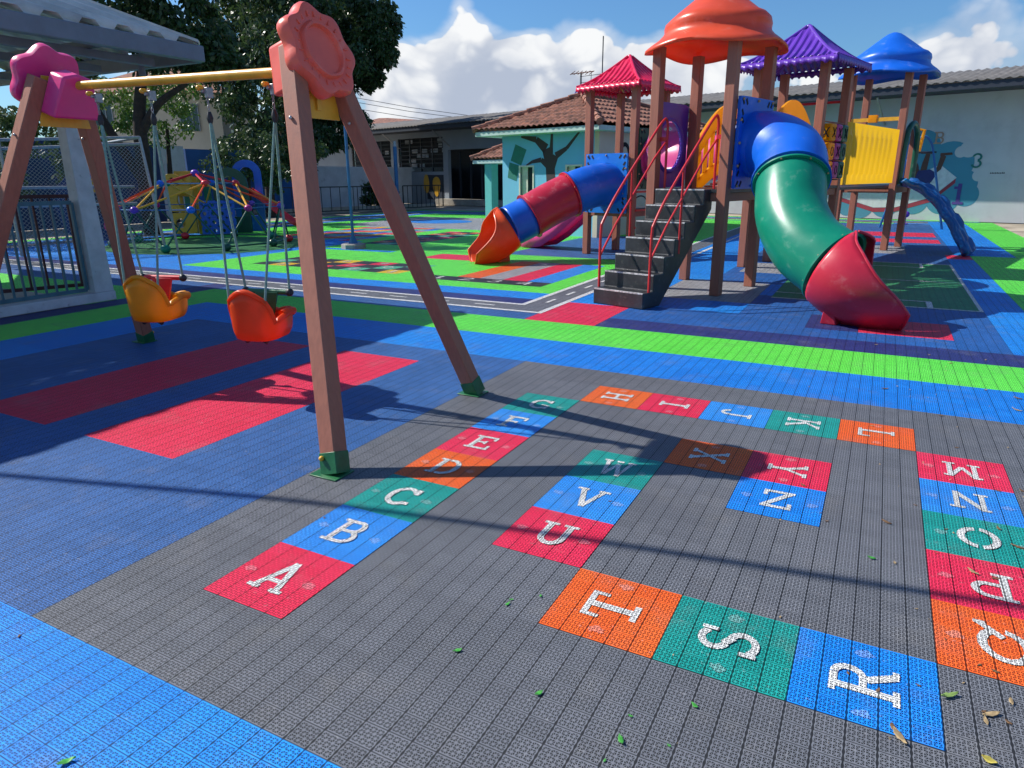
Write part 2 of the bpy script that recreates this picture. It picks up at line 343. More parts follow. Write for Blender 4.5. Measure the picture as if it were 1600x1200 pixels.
    def build(s, name, mat, parent=None, world=False, bevel=0, smooth=35, solid=0, sub=0, label=None, kind=None):
        me = bpy.data.meshes.new(name); vv = s.v
        if world and parent is not None:
            Mi = root_frame(parent).inverted(); vv = [Mi @ p for p in vv]
        me.from_pydata([tuple(p) for p in vv], [], s.f)
        mats = mat if isinstance(mat, list) else [mat]
        for m_ in mats: me.materials.append(M[m_] if isinstance(m_, str) else m_)
        if s.uv: 
            l = me.uv_layers.new(name='UVMap')
            for i, c in enumerate(s.uv): l.data[i].uv = c
        bm = bmesh.new(); bm.from_mesh(me); bmesh.ops.recalc_face_normals(bm, faces=bm.faces) if kind != 'flat' else None; bm.to_mesh(me); bm.free()
        if smooth:
            me.polygons.foreach_set('use_smooth', [True]*len(me.polygons)); me.set_sharp_from_angle(angle=radians(smooth))
        o = bpy.data.objects.new(name, me); COL.objects.link(o)
        if parent is not None: o.parent = parent
        if solid: md = o.modifiers.new('solid', 'SOLIDIFY'); md.thickness = solid; md.offset = 0
        if bevel: md = o.modifiers.new('bevel', 'BEVEL'); md.width = bevel; md.segments = 2; md.limit_method = 'ANGLE'; md.angle_limit = radians(40)
        if sub: md = o.modifiers.new('sub', 'SUBSURF'); md.levels = sub; md.render_levels = sub
        if label: o['label'] = label
        if kind == 'stuff': o['kind'] = kind
        return o
def catmull(P, n=8):
    P = [V(p) for p in P]; Q = [2*P[0]-P[1]]+P+[2*P[-1]-P[-2]]; out = []
    for i in range(1, len(Q)-2):
        for k in range(n):
            t = k/n; a, b, c, d = Q[i-1], Q[i], Q[i+1], Q[i+2]
            out.append(.5*((2*b)+(c-a)*t+(2*a-5*b+4*c-d)*t*t+(3*b-3*c+d-a)*t**3))
    out.append(P[-1]); return out
def copytree(o, parent=None):
    c = o.copy(); COL.objects.link(c); c.parent = parent
    for ch in o.children: copytree(ch, c)
    return c

# ------------------------------------------------------------------ ground
gm = MB(); gm.add([(-160, -30, -.03), (90, -30, -.03), (90, 170, -.03), (-160, 170, -.03)], [(0, 1, 2, 3)])
tag(gm.build('ground', 'ground'), kind='structure')

# ------------------------------------------------------------------ floor painted as a grid of tiles
U0, U1, V0, V1 = -212, 66, -30, 330
grid = [[None]*(V1-V0) for _ in range(U1-U0)]
def rect(c, u0, u1, v0, v1):
    for u in range(max(u0, U0), min(u1, U1)):
        for v in range(max(v0, V0), min(v1, V1)): grid[u-U0][v-V0] = c
rect('green', -212, 60, -30, 330)
# far perimeter road and its bands
rect('royal', -206, 60, 60, 323); rect('lblue', -202, 60, 60, 320); rect('road', -197, 60, 60, 316); rect('lblue', -188, 60, 60, 306); rect('royal', -184, 60, 60, 301); rect('green', -181, -16, 75, 298)
rect('mint', -150, -60, 323, 326); rect('green', -90, -60, 318, 321)
# near road
rect('royal', -200, -15, 65, 70); rect('road', -200, -15, 70, 75); rect('navy', -184, -20, 75, 80); rect('lblue', -184, -20, 80, 86); rect('green', -181, -20, 86, 100)
rect('lblue', -184, -110, 86, 150); rect('green', -178, -128, 128, 150)
rect('road', -20, -15, 70, 305)
rect('road', -197, -188, 70, 316)
rect('green', -22, -20, 86, 298)
# swing corner: nested bands
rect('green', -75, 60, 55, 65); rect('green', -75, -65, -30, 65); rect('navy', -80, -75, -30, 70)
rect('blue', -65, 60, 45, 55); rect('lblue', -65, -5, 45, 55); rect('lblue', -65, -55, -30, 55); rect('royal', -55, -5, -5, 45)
rect('red', -25, -15, 10, 40); rect('red', -40, -30, 10, 40)
rect('grey', -5, 66, -5, 45); rect('lblue', -60, 66, -30, -5)
# boards on the green
rect('black', -50, -25, 92, 97)
for i, c in enumerate(('orange', 'lgrey', 'red', 'sky')): rect(c, -45+5*i, -40+5*i, 97, 125)
rect('red', -70, -51, 121, 131)
cy = ['yellow', 'red', 'mint', 'black']
for i in range(8):
    for j in range(3):
        c = 'black' if (i+j) % 2 == 0 else ('red', 'mint', 'yellow')[(i*2+j) % 3]
        rect(c, -98+5*i, -93+5*i, 95+5*j, 100+5*j)
for i in range(3):
    for j in range(10):
        c = 'black' if (i+j) % 2 == 0 else ('red', 'mint', 'orange')[(i+2*j) % 3]
        rect(c, -107+5*i, -102+5*i, 145+5*j, 150+5*j)
for i in range(7):
    for j in range(11):
        c = ('orange', 'sky', 'yellow', 'royal', 'red', 'mint', 'lgrey')[(i*3+j*2) % 7]
        rect(c, -150+5*i, -145+5*i, 150+5*j, 155+5*j)
rect('lblue', -108, -84, 128, 131)
rect('lgrey', -168, -60, 205, 270)
# right of the road: court and pads
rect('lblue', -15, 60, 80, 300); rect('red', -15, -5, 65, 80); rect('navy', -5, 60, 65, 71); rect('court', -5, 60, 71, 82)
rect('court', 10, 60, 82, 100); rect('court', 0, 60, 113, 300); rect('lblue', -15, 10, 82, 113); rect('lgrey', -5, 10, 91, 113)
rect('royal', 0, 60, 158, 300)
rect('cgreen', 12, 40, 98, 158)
rect('lgrey', 2, 16, 128, 145); rect('lgrey', 16, 32, 178, 200)
rect('navy', 19, 25, 76, 86); rect('red', 25, 35, 76, 86)
rect('red', 20, 41, 212, 225); rect('red', 20, 41, 235, 253)
rect('lblue', 40, 45, 71, 175); rect('green', 45, 60, 71, 175); rect('red', 40, 46, 171, 180)
rect('lblue', 42, 54, 180, 318); rect('green', 54, 64, 180, 320); rect('green', 45, 58, 160, 180); rect('royal', 0, 60, 318, 323); rect('green', -60, 30, 300, 306)
rect('blue', 40, 66, -5+71+5, 72)
# blue field under the left tower
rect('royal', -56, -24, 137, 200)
for u in range(U0, U1):
    for v in range(V0, V1):
        # outer contour of the floor
        if u < -80 and v < 45: grid[u-U0][v-V0] = None
        if u >= 46 and v > 60 and v < 160 and u >= 62: grid[u-U0][v-V0] = None
names = list(TM); fm = MB(); fmat = []
used = [[False]*(V1-V0) for _ in range(U1-U0)]
for i in range(U1-U0):
    for j in range(V1-V0):
        c = grid[i][j]
        if c is None or used[i][j]: continue
        j2 = j
        while j2 < V1-V0 and grid[i][j2] == c and not used[i][j2]: j2 += 1
        i2 = i+1
        while i2 < U1-U0 and all(grid[i2][k] == c and not used[i2][k] for k in range(j, j2)): i2 += 1
        for a in range(i, i2):
            for b in range(j, j2): used[a][b] = True
        x0, x1, y0, y1 = (i+U0)*TU, (i2+U0)*TU, (j+V0)*TV, (j2+V0)*TV
        fm.add([(x0, y0, 0), (x1, y0, 0), (x1, y1, 0), (x0, y1, 0)], [(0, 1, 2, 3)]); fmat.append(names.index(c))
fo = fm.build('playground_floor', [TM[k] for k in names], smooth=0)
fo.data.polygons.foreach_set('material_index', fmat)
tag(fo, kind='structure')

# painted road lines, court lines
def quad(mb, u0, u1, v0, v1, z=.004):
    mb.add([(u0*TU, v0*TV, z), (u1*TU, v0*TV, z), (u1*TU, v1*TV, z), (u0*TU, v1*TV, z)], [(0, 1, 2, 3)])
ln_ = MB(); w = .42
quad(ln_, -200, -14.6, 70-w, 70+w); quad(ln_, -184, -20+w, 75-w, 75+w); quad(ln_, -15-w, -15+w, 70+w, 79); quad(ln_, -15-w, -15+w, 79, 160); quad(ln_, -20-w, -20+w, 75+w, 170)
quad(ln_, -13-w, -13+w, 112, 305); quad(ln_, -20-w, -20+w, 170, 305)
quad(ln_, -197-w, -197+w, 70+w, 316); quad(ln_, -188-w, -188+w, 75+w, 306); quad(ln_, -197+w, 40, 316-w, 316+w); quad(ln_, -188+w, 40, 306-w, 306+w)
for k in range(-195, -22, 8): quad(ln_, k, k+3.4, 72.3, 72.8)
for k in range(78, 160, 8): quad(ln_, -17.8, -17.3, k, k+3.4)
# court border
for a in ((12, 40, 98, 98.6), (39.5, 40, 98.6, 158), (12, 39.5, 157.4, 158), (12, 34, 104, 104.5), (33.2, 34, 98.6, 104), (12, 34.6, 150, 150.6), (34, 34.6, 150.6, 157.4), (12, 39.5, 128, 128.5)): quad(ln_, *a)
tag(ln_.build('road_lines', WHITE_PAINT, smooth=0), kind='structure')
# dark green mat under the dome
dm = MB(); pts = []
for k in range(28):
    a = 2*pi*k/28; pts.append((-13.35+2.75*cos(a), 10.95+2.35*sin(a), .003))
dm.add(pts, [tuple(range(28))]); tag(dm.build('dome_mat', TM['dgreen'], smooth=0), kind='structure')
# blue oval in the grey court
ov = MB(); ov.add([(-141*TU+1.3*cos(2*pi*k/24), 241*TV+1.1*sin(2*pi*k/24), .004) for k in range(24)], [tuple(range(24))])
tag(ov.build('court_oval', TM['sky'], smooth=0), kind='structure')
# blue / green field edges left through the gate are part of the grid

# ------------------------------------------------------------------ painted letters
T_ = .165
def seg(x0, y0, x1, y1, w=T_): 
    d = V((x1-x0, y1-y0)); n = V((-d.y, d.x)).normalized()*w/2
    return [(x0-n.x, y0-n.y), (x1-n.x, y1-n.y), (x1+n.x, y1+n.y), (x0+n.x, y0+n.y)]
def R4(x0, y0, x1, y1): return [(x0, y0), (x1, y0), (x1, y1), (x0, y1)]
def arc(cx, cy, rx, ry, a0, a1, w=T_, n=14, w2=None):
    out = []; w2 = w2 or w*.8
    A = [radians(a0+(a1-a0)*k/n) for k in range(n+1)]
    for k in range(n):
        p = []
        for a, sgn in ((A[k], 1), (A[k+1], 1), (A[k+1], -1), (A[k], -1)):
            p.append((cx+(rx+sgn*w/2)*cos(a), cy+(ry+sgn*w2/2)*sin(a)))
        out.append(p)
    return out
sf = .10
L = {
 'A': [seg(.14, 0, .5, 1), seg(.86, 0, .5, 1), R4(.30, .28, .70, .40), R4(-.02, 0, .34, sf), R4(.66, 0, 1.02, sf)],
 'B': [R4(.12, 0, .30, 1), R4(0, 0, .12, sf), R4(0, .9, .12, 1), R4(.30, .88, .55, 1), R4(.30, .46, .55, .57), R4(.30, 0, .55, .12)]+arc(.55, .73, .22, .215, -90, 90, .17, 10, .12)+arc(.55, .29, .28, .23, -90, 90, .17, 10, .12),
 'C': arc(.5, .5, .38, .43, 40, 320, .18)+[R4(.74, .68, .92, .96), R4(.78, .12, .95, .26)],
 'D': [R4(.12, 0, .30, 1), R4(0, 0, .12, sf), R4(0, .9, .12, 1), R4(.36, .87, .5, 1), R4(.36, 0, .5, .13)]+arc(.5, .5, .36, .435, -90, 90, .18, 14, .13),
 'E': [R4(.12, 0, .30, 1), R4(0, 0, .12, sf), R4(0, .9, .12, 1), R4(.30, 0, .92, .12), R4(.30, .88, .88, 1), R4(.30, .46, .64, .57), R4(.80, .12, .92, .3), R4(.76, .72, .88, .88), R4(.54, .38, .64, .46), R4(.54, .57, .64, .65)],
 'F': [R4(.12, 0, .30, 1), R4(0, 0, .12, sf), R4(.30, 0, .46, sf), R4(0, .9, .12, 1), R4(.30, .88, .88, 1), R4(.30, .46, .64, .57), R4(.76, .70, .88, .88), R4(.54, .38, .64, .46)],
 'G': arc(.5, .5, .38, .43, 45, 330, .18)+[R4(.74, .70, .90, .96), R4(.80, .04, .92, .44), R4(.56, .38, .80, .48)],
 'H': [R4(.10, 0, .28, 1), R4(.72, 0, .90, 1), R4(.28, .44, .72, .56), R4(0, 0, .10, sf), R4(.28, 0, .38, sf), R4(.62, 0, .72, sf), R4(.90, 0, 1, sf), R4(0, .9, .10, 1), R4(.28, .9, .38, 1), R4(.62, .9, .72, 1), R4(.90, .9, 1, 1)],
 'I': [R4(.40, 0, .60, 1), R4(.22, 0, .40, .12), R4(.60, 0, .78, .12), R4(.22, .88, .40, 1), R4(.60, .88, .78, 1)],
 'J': [R4(.58, .28, .76, 1), R4(.42, .9, .58, 1), R4(.76, .9, .92, 1)]+arc(.42, .28, .25, .22, 180, 360, .18, 12, .12),
 'K': [R4(.10, 0, .28, 1), R4(0, 0, .10, sf), R4(.28, 0, .40, sf), R4(0, .9, .10, 1), R4(.28, .9, .40, 1), seg(.30, .48, .84, .96, .13), seg(.42, .58, .84, .05, .17), R4(.66, .9, .98, 1), R4(.66, 0, 1, sf)],
 'L': [R4(.14, 0, .32, 1), R4(.02, .9, .14, 1), R4(.32, .9, .46, 1), R4(.02, 0, .14, sf), R4(.32, 0, .90, .12), R4(.78, .12, .90, .34)],
 'M': [R4(.08, 0, .22, 1), R4(.78, 0, .92, 1), seg(.16, .97, .5, .28, .14), seg(.84, .97, .5, .28, .14), R4(-.03, 0, .08, sf), R4(.22, 0, .33, sf), R4(.67, 0, .78, sf), R4(.92, 0, 1.03, sf), R4(-.03, .9, .08, 1), R4(.92, .9, 1.03, 1)],
 'N': [R4(.10, 0, .24, 1), R4(.76, 0, .90, 1), seg(.17, .95, .83, .05, .17), R4(0, 0, .10, sf), R4(.24, 0, .36, sf), R4(0, .9, .10, 1), R4(.64, .9, .76, 1), R4(.90, .9, 1.02, 1)],
 'O': arc(.5, .5, .40, .43, -82, 82, .18)+arc(.5, .5, .40, .43, 98, 262, .18),
 'P': [R4(.12, 0, .30, 1), R4(0, 0, .12, sf), R4(.30, 0, .44, sf), R4(0, .9, .12, 1), R4(.30, .88, .55, 1), R4(.30, .40, .55, .52)]+arc(.55, .70, .27, .24, -90, 90, .17, 12, .12),
 'Q': arc(.5, .52, .40, .43, -60, 262, .18)+[seg(.5, .30, .92, -.08, .15), R4(.78, -.12, 1.0, -.02)],
 'R': [R4(.12, 0, .30, 1), R4(0, 0, .12, sf), R4(.30, 0, .42, sf), R4(0, .9, .12, 1), R4(.30, .88, .54, 1), R4(.30, .46, .54, .57), seg(.52, .48, .84, .05, .17), R4(.80, 0, 1.0, sf)]+arc(.54, .725, .24, .21, -90, 90, .17, 12, .12),
 'S': arc(.5, .73, .29, .215, 30, 250, .17, 14, .13)+arc(.5, .27, .31, .215, -150, 70, .17, 14, .13)+[seg(.40, .56, .62, .44, .15), R4(.74, .70, .86, .98), R4(.12, .02, .24, .30)],
 'T': [R4(.40, 0, .60, .88), R4(.22, 0, .40, .12), R4(.60, 0, .78, .12), R4(.02, .88, .98, 1), R4(.02, .66, .14, .88), R4(.86, .66, .98, .88)],
 'U': [R4(.12, .35, .30, 1), R4(.70, .35, .88, 1), R4(0, .9, .12, 1), R4(.30, .9, .42, 1), R4(.58, .9, .70, 1), R4(.88, .9, 1, 1)]+arc(.5, .35, .29, .28, 180, 360, .18, 14, .14),
 'V': [seg(.16, 1, .5, 0, .17), seg(.84, 1, .5, 0, .14), R4(-.02, .9, .34, 1), R4(.66, .9, 1.02, 1)],
 'W': [seg(.10, 1, .28, 0, .14), seg(.28, 0, .5, .8, .12), seg(.5, .8, .72, 0, .14), seg(.90, 1, .72, 0, .12), R4(-.05, .9, .24, 1), R4(.76, .9, 1.05, 1), R4(.38, .9, .62, 1)],
 'X': [seg(.14, .95, .86, .05, .17), seg(.86, .95, .14, .05, .13), R4(0, .9, .34, 1), R4(.66, .9, 1, 1), R4(0, 0, .34, sf), R4(.66, 0, 1, sf)],
 'Y': [seg(.14, .96, .5, .45, .16), seg(.86, .96, .5, .45, .13), R4(.41, 0, .59, .46), R4(0, .9, .32, 1), R4(.68, .9, 1, 1), R4(.26, 0, .41, sf), R4(.59, 0, .74, sf)],
 'Z': [R4(.08, .87, .92, 1), R4(.05, 0, .92, .13), seg(.82, .90, .18, .10, .16), R4(.08, .68, .20, .87), R4(.80, .13, .92, .32)],
 '1': [R4(.40, 0, .60, 1), R4(.22, 0, .40, .12), R4(.60, 0, .78, .12), R4(.22, .74, .40, .86)],
 '2': arc(.5, .72, .28, .22, -20, 180, .16, 12, .12)+[seg(.74, .62, .2, .08, .15), R4(.12, 0, .9, .12)],
 '3': arc(.48, .73, .27, .2, -80, 170, .16, 12, .12)+arc(.48, .28, .30, .22, -170, 80, .16, 12, .12),
 '4': [R4(.6, 0, .78, 1), seg(.66, .95, .12, .36, .13), R4(.05, .26, .95, .38)],
 '5': [R4(.18, .88, .85, 1), R4(.18, .5, .32, .88)]+arc(.48, .32, .30, .25, -160, 100, .16, 12, .12),
 '6': arc(.5, .3, .28, .24, 0, 360, .16, 16, .12)+arc(.58, .5, .36, .46, 95, 180, .16, 8, .12),
 '7': [R4(.12, .87, .88, 1), seg(.8, .9, .4, 0, .16)], '8': arc(.5, .74, .24, .19, 0, 360, .15, 16, .12)+arc(.5, .27, .29, .22, 0, 360, .15, 16, .12),
 '9': arc(.5, .7, .28, .24, 0, 360, .16, 16, .12)+arc(.42, .5, .36, .46, -85, 0, .16, 8, .12), '0': arc(.5, .5, .30, .43, 0, 360, .16, 18, .13)}
def glyph(mb, ch, cx, cy, w, h, upv, rtv, z0, nrm=None, org=None):
    """flat glyph: cx,cy centre; upv, rtv are 2D unit vectors (u,v in metres)"""
    for k, p in enumerate(L[ch]):
        z = z0+k*.00012
        mb.add([(cx+rtv[0]*(x-.5)*w+upv[0]*(y-.5)*h, cy+rtv[1]*(x-.5)*w+upv[1]*(y-.5)*h, z) for x, y in p], [(0, 1, 2, 3)])
CELLS = {'A': (0, 0, 'red', 0), 'B': (0, 1, 'sky', 0), 'C': (0, 2, 'teal', 0), 'D': (0, 3, 'orange', 0), 'E': (0, 4, 'red', 0), 'F': (0, 5, 'sky', 0), 'G': (0, 6, 'teal', 0),
 'H': (1, 7, 'orange', 1), 'I': (2, 7, 'red', 1), 'J': (3, 7, 'sky', 1), 'K': (4, 7, 'teal', 1), 'L': (5, 7, 'orange', 1), 'M': (6, 6, 'red', 2), 'N': (6, 5, 'sky', 2), 'O': (6, 4, 'teal', 2),
 'P': (6, 3, 'red', 2), 'Q': (6, 2, 'orange', 2), 'R': (5, 1, 'blue', 3), 'S': (4, 1, 'teal', 3), 'T': (3, 1, 'orange', 3), 'U': (2, 2, 'red', 0), 'V': (2, 3, 'sky', 0), 'W': (2, 4, 'teal', 0),
 'X': (3, 5, 'orange', 1), 'Y': (4, 5, 'red', 1), 'Z': (4, 4, 'blue', 2)}
ORI = {0: ((0, 1), (1, 0)), 1: ((1, 0), (0, -1)), 2: ((0, -1), (-1, 0)), 3: ((-1, 0), (0, 1))}
lm = MB(); cells = {}; smud = {}
for ch, (u, v, c, o) in CELLS.items():
    quad(cells.setdefault(c, MB()), u*5, u*5+5, v*5, v*5+5, .002)
    upv, rtv = ORI[o]; cx = (u*5+2.5)*TU; cy_ = (v*5+2.5)*TV
    glyph(lm, ch, cx, cy_, .40*S, .48*S, upv, rtv, .0045)
    # tape smudges either side of the glyph
    for sgn in (-1, 1):
        x = cx+rtv[0]*sgn*.36*S+random.uniform(-.01, .01); y = cy_+rtv[1]*sgn*.36*S+random.uniform(-.01, .01)
        n = 14; a0 = random.random()
        smud.setdefault(c, MB()).add([(x+(.020+.020*random.random())*cos(2*pi*(k+a0)/n), y+(.014+.018*random.random())*sin(2*pi*(k+a0)/n), .0032) for k in range(n)], [tuple(range(n))])
for c, mb in cells.items(): tag(mb.build('letter_squares', TM[c], smooth=0), kind='structure')
for c, mb in smud.items(): tag(mb.build('tape_marks', smudge(c), smooth=0), kind='structure')
mmw = tilemat('floor_letter_paint', (.72, .72, .69), wear=((.42, .42, .41, 1), .55))
tag(lm.build('painted_letters', mmw, smooth=0), kind='structure')
dg = MB()
for i, ch in enumerate('1234'): glyph(dg, ch, (-47.3+6*i)*TU, 94.5*TV, .30, .26, (0, 1), (1, 0), .0045)
k = 0
for i in range(8):
    for j in range(3):
        if (i+j) % 2: k += 1; glyph(dg, str(k % 10), (-95.5+5*i)*TU, (97.5+5*j)*TV, .26, .26, (0, 1), (1, 0), .0045)
for i in range(3):
    for j in range(10):
        if (i+j) % 2: k += 1; glyph(dg, str(k % 10), (-104.5+5*i)*TU, (147.5+5*j)*TV, .26, .3, (0, 1), (1, 0), .0045)
tag(dg.build('painted_numbers', mmw, smooth=0), kind='structure')
arrow = MB()
for (u, v) in ((38, 229), (37, 246)): pass

# ------------------------------------------------------------------ swing set
sw = thing('swing_set', 'brown double swing frame with yellow top bar and flower shaped end caps', 'swing set', (-.33, 1.17, 0))
APX = -1.02; ZT = 2.47
feet = [((-.31, 1.19, 0), (APX-.005, 1.88, ZT)), ((-.37, 2.93, 0), (APX-.02, 2.20, ZT)), ((-4.46, 1.14, 0), (-3.75, 1.88, ZT)), ((-4.50, 2.93, 0), (-3.77, 2.18, ZT))]
for k, (a, b) in enumerate(feet):
    MB().beam(a, b, .116, .116, side=(1, 0, 0)).build('leg', 'swing_brown', sw, True, bevel=.008)
for k, (a, b) in enumerate(feet):
    a = V(a); d = (V(b)-a).normalized()
    br = MB(); br.beam(a, a+d*.13, .123, .123, side=(1, 0, 0)).box((a.x-.02, a.y-.01, .005), (.20, .17, .008))
    bo = br.build('foot_bracket', 'metal_green', sw, True, bevel=.003)
    MB().sphere(a+d*.11+V((-.03 if k % 2 == 0 else .03, -.075 if k % 2 == 0 else .075, 0)), .016).build('bolt_cap', 'metal_yellow', bo, True)
    MB().sphere(a+d*2.2+V((.0, -.068, 0)), .012).build('bolt', 'bolt', sw, True)
MB().tube([(-3.95, 2.05, 2.42), (-.98, 2.045, 2.355)], .034, 16).build('top_bar', 'metal_yellow', sw, True)
for (x, sgn, zz) in ((-.97, 1, 2.36), (-3.82, -1, 2.40)):
    p = MB().prism([(-.21, -.27), (.21, -.27), (.13, .12), (-.13, .12)], (x-.04*sgn, 2.045, zz-.03), (0, 1, 0), (0, 0, 1), .012)
    p.beam((x-.02*sgn, 2.045, zz-.25), (x-.02*sgn, 2.045, zz), .04, .02)
    p.build('apex_plate', 'metal_yellow', sw, True, bevel=.003)
def flower(x, sgn, mat, label):
    c = V((x, 2.045, 2.455)); tilt = radians(17)*sgn
    Uv = V((0, 1, 0)); Wv = V((-sin(tilt), 0, cos(tilt))); N = Uv.cross(Wv)*sgn
    m = MB(); n = 72; prof = [(1.0, -.05), (1.03, -.025), (1.03, .015), (.98, .045), (.90, .05), (.66, .035), (.62, .060), (.56, .060), (.52, .035), (.25, .03), (.001, .03)]
    o = len(m.v)
    for r, z in prof:
        for j in range(n):
            a = 2*pi*j/n; rad = .275*(1+.075*cos(7*a+.4)*min(1, max(0, (r-.55)/.4))) * r
            m.v.append(c+Uv*(rad*cos(a))+Wv*(rad*sin(a))+N*z)
    for i in range(len(prof)-1):
        for j in range(n): a = o+i*n+j; b = o+i*n+(j+1) % n; m.f.append((a, b, b+n, a+n))
    m.f.append(tuple(o+j for j in range(n)))
    f = m.build('flower_cap', mat, sw, True, smooth=50, label=label)
    hb = MB(); hb.prism([(-.20, -.19), (.20, -.19), (.12, .13), (.0, .16), (-.12, .13)], c-N*(.30 if sgn > 0 else .22), Uv, Wv, .27 if sgn > 0 else .19)
    hb.build('cap_housing', mat, f, True, bevel=.02)
    for k in range(22):
        a = 2*pi*(k+.5)/22; r0_, r1_ = (.203, .236); rb = MB()
        rb.tube([c+Uv*(r0_*cos(a))+Wv*(r0_*sin(a))+N*.046, c+Uv*(r1_*cos(a))+Wv*(r1_*sin(a))+N*.048], .005, 6)
        rb.build('petal_groove', mat, f, True)
flower(-.95, 1, 'plastic_coral', 'coral orange flower shaped end cap'); flower(-3.92, -1, 'plastic_rose', 'pink flower shaped end cap')
hang = [(-3.30, 2.335), (-2.65, 2.318), (-2.03, 2.304), (-1.39, 2.29)]
for x, z in hang:
    h = MB().box((x+.02, 2.045, z-.03), (.035, .05, .07)); h.tube([(x, 2.0, z-.02), (x, 2.09, z-.02)], .014, 8); h.build('hanger', 'metal_galv', sw, True, bevel=.004)
    MB().tube([(x-.015, 2.02, z+.0), (x-.015, 1.985, z+.0)], .018, 12).sphere((x-.015, 1.99, z), .018).build('hanger_cap', 'metal_yellow', sw, True)
def swing_seat(x, seatmat, barmat, label, hx, zc, rot):
    t = thing('bucket_swing', label, 'swing', (x, 2.045, zc), rot, 'bucket swing seats under the yellow bar')
    m = MB(); nu = 32; nt_ = 9
    def hgt(ph):   # rim height above the seat bottom; ph=0 is the back
        ph = abs((ph+pi) % (2*pi)-pi); f = max(0, min(1, (ph-.86)/.34)); f = f*f*(3-2*f)
        back = .315+.055*cos(ph*2.4) if ph < 1.3 else .26
        return back*(1-f)+(.150+.03*cos(2*(ph-2.4)))*f
    for i in range(nt_+1):
        tq = i/nt_
        for j in range(nu):
            ph = 2*pi*j/nu; k = sin(min(1, tq*1.45)*pi/2)**.62; ca, sa = cos(ph), sin(ph)
            e = (abs(ca)**3.2+abs(sa)**3.2)**(-1/3.2); R_ = k*e; z = hgt(ph)*max(0, (tq-.42)/.58)**1.12
            flare = 1+.10*max(0, tq-.5)
            m.v.append(V((.168*R_*sa*flare, (-.155 if ca > 0 else -.265)*R_*ca*flare, z-.085)))
    for i in range(nt_):
        for j in range(nu): a = i*nu+j; b = i*nu+(j+1) % nu; m.f.append((a, b, b+nu, a+nu))
    sh = m.build('seat_shell', seatmat, t, solid=.024, smooth=80)
    rim_ = m.v[nt_*nu:]; MB().tube(rim_, .021, 10, closed=True).build('rim', seatmat, sh)
    for sx in (-1, 1): MB().tube(catmull([(sx*.160, .06, .085), (sx*.170, .14, .095), (sx*.160, .22, .085), (sx*.11, .275, .06)], 5), .030, 10).build('armrest', seatmat, sh)
    bar = MB().tube([(-.19, .15, .24), (.19, .15, .24)], .021, 12).prism([(-.16, 0), (-.10, 0), (-.02, .20), (.02, .20), (.10, 0), (.16, 0), (.16, .02), (.05, .24), (-.05, .24), (-.16, .02)][:0] or [(-.035, 0), (.035, 0), (.10, .22), (-.10, .22)], (0, .145, .02), (1, 0, 0), (0, 0, 1), .02)
    bar.build('safety_bar', barmat, t, bevel=.006)
    for sx in (-1, 1):
        MB().sphere((sx*.19, .15, .24), .032, 10).build('bar_joint', 'metal_dark', t)
        MB().tube([(sx*.05, -.06, -.09), (sx*.09, -.06, -.115)], .018, 8).build('under_bolt', 'metal_dark', t)
    # ropes and chains, given in world space
    R = Matrix.Rotation(rot, 3, 'Z')
    for sx, (wx, wz) in zip((-1, 1), hx):
        top = V((wx, 2.045, wz-.06)); j = V((wx, 2.045, wz-.20))
        ch = MB()
        for k in range(5):
            c = top.lerp(j, (k+.5)/5); r_ = [];
            for q_ in range(10):
                a = 2*pi*q_/10; e = V((1, 0, 0)) if k % 2 else V((0, 1, 0)); r_.append(c+e*.008*cos(a)+V((0, 0, 1))*.018*sin(a))
            ch.tube(r_, .0028, 6, closed=True)
        ch.build('chain', 'metal_galv', t, True)
        MB().lathe([(.012, .045), (.02, .02), (.024, 0), (.018, -.025), (.012, -.04)], tuple(j), 10).build('rope_joint', 'metal_dark', t, True)
        base = V((x, 2.045, zc)); b1 = base+R@V((sx*.15, -.13, .20)); b2 = base+R@V((sx*.19, .15, .24))
        for b_ in (b1, b2):
            pts_ = [j.lerp(b_, k/6) for k in range(7)]
            MB().tube(pts_, .0095, 8).build('rope', 'rope_green', t, True)
    return t
swing_seat(-1.76, 'seat_orange', 'metal_green', 'orange bucket swing seat with a green safety bar, nearer the front frame', [hang[2], hang[3]], .60, radians(14))
swing_seat(-2.98, 'seat_yellow', 'plastic_red', 'yellow bucket swing seat with a red safety bar, nearer the pink flower', [hang[0], hang[1]], .635, radians(18))

# ------------------------------------------------------------------ play structure
PS = thing('play_structure', 'large multi tower play structure with tube slides, black steps and coloured plastic roofs', 'play structure', (-.76, 8.92, 0), radians(-15))
towers = {'T1': (0, 0, 1.5, 3.45), 'T3': (0, 3.35, 1.5, 3.5), 'T2': (-3.7, 3.35, 1.02, 3.45), 'T4': (0, 8.3, 1.45, 3.85)}
D = 1.15
tobj = {}
for k, (x, y, zd, zt) in towers.items():
    for i in (0, D):
        for j in (0, D):
            p = MB().box2((x+i-.07, y+j-.07, 0), (x+i+.07, y+j+.07, zt)); po = p.build('post', 'post_brown', PS, bevel=.008)
            MB().box2((x+i-.078, y+j-.03, .0), (x+i-.071, y+j+.03, .09)).build('foot_bracket', 'metal_dark', po)
            MB().sphere((x+i-.072, y+j, zd+.04), .014, 8).build('bolt', 'bolt', po)
    MB().box2((x-.06, y-.06, zd-.05), (x+D+.06, y+D+.06, zd)).build('deck', 'step_black', PS)
    for a, b in (((x+.07, y-.04), (x+D-.07, y+.04)), ((x+.07, y+D-.04), (x+D-.07, y+D+.04)), ((x-.04, y+.07), (x+.04, y+D-.07)), ((x+D-.04, y+.07), (x+D+.04, y+D-.07))):
        MB().box2((a[0], a[1], zd-.17), (b[0], b[1], zd-.052)).build('deck_beam', 'post_brown', PS, bevel=.005)
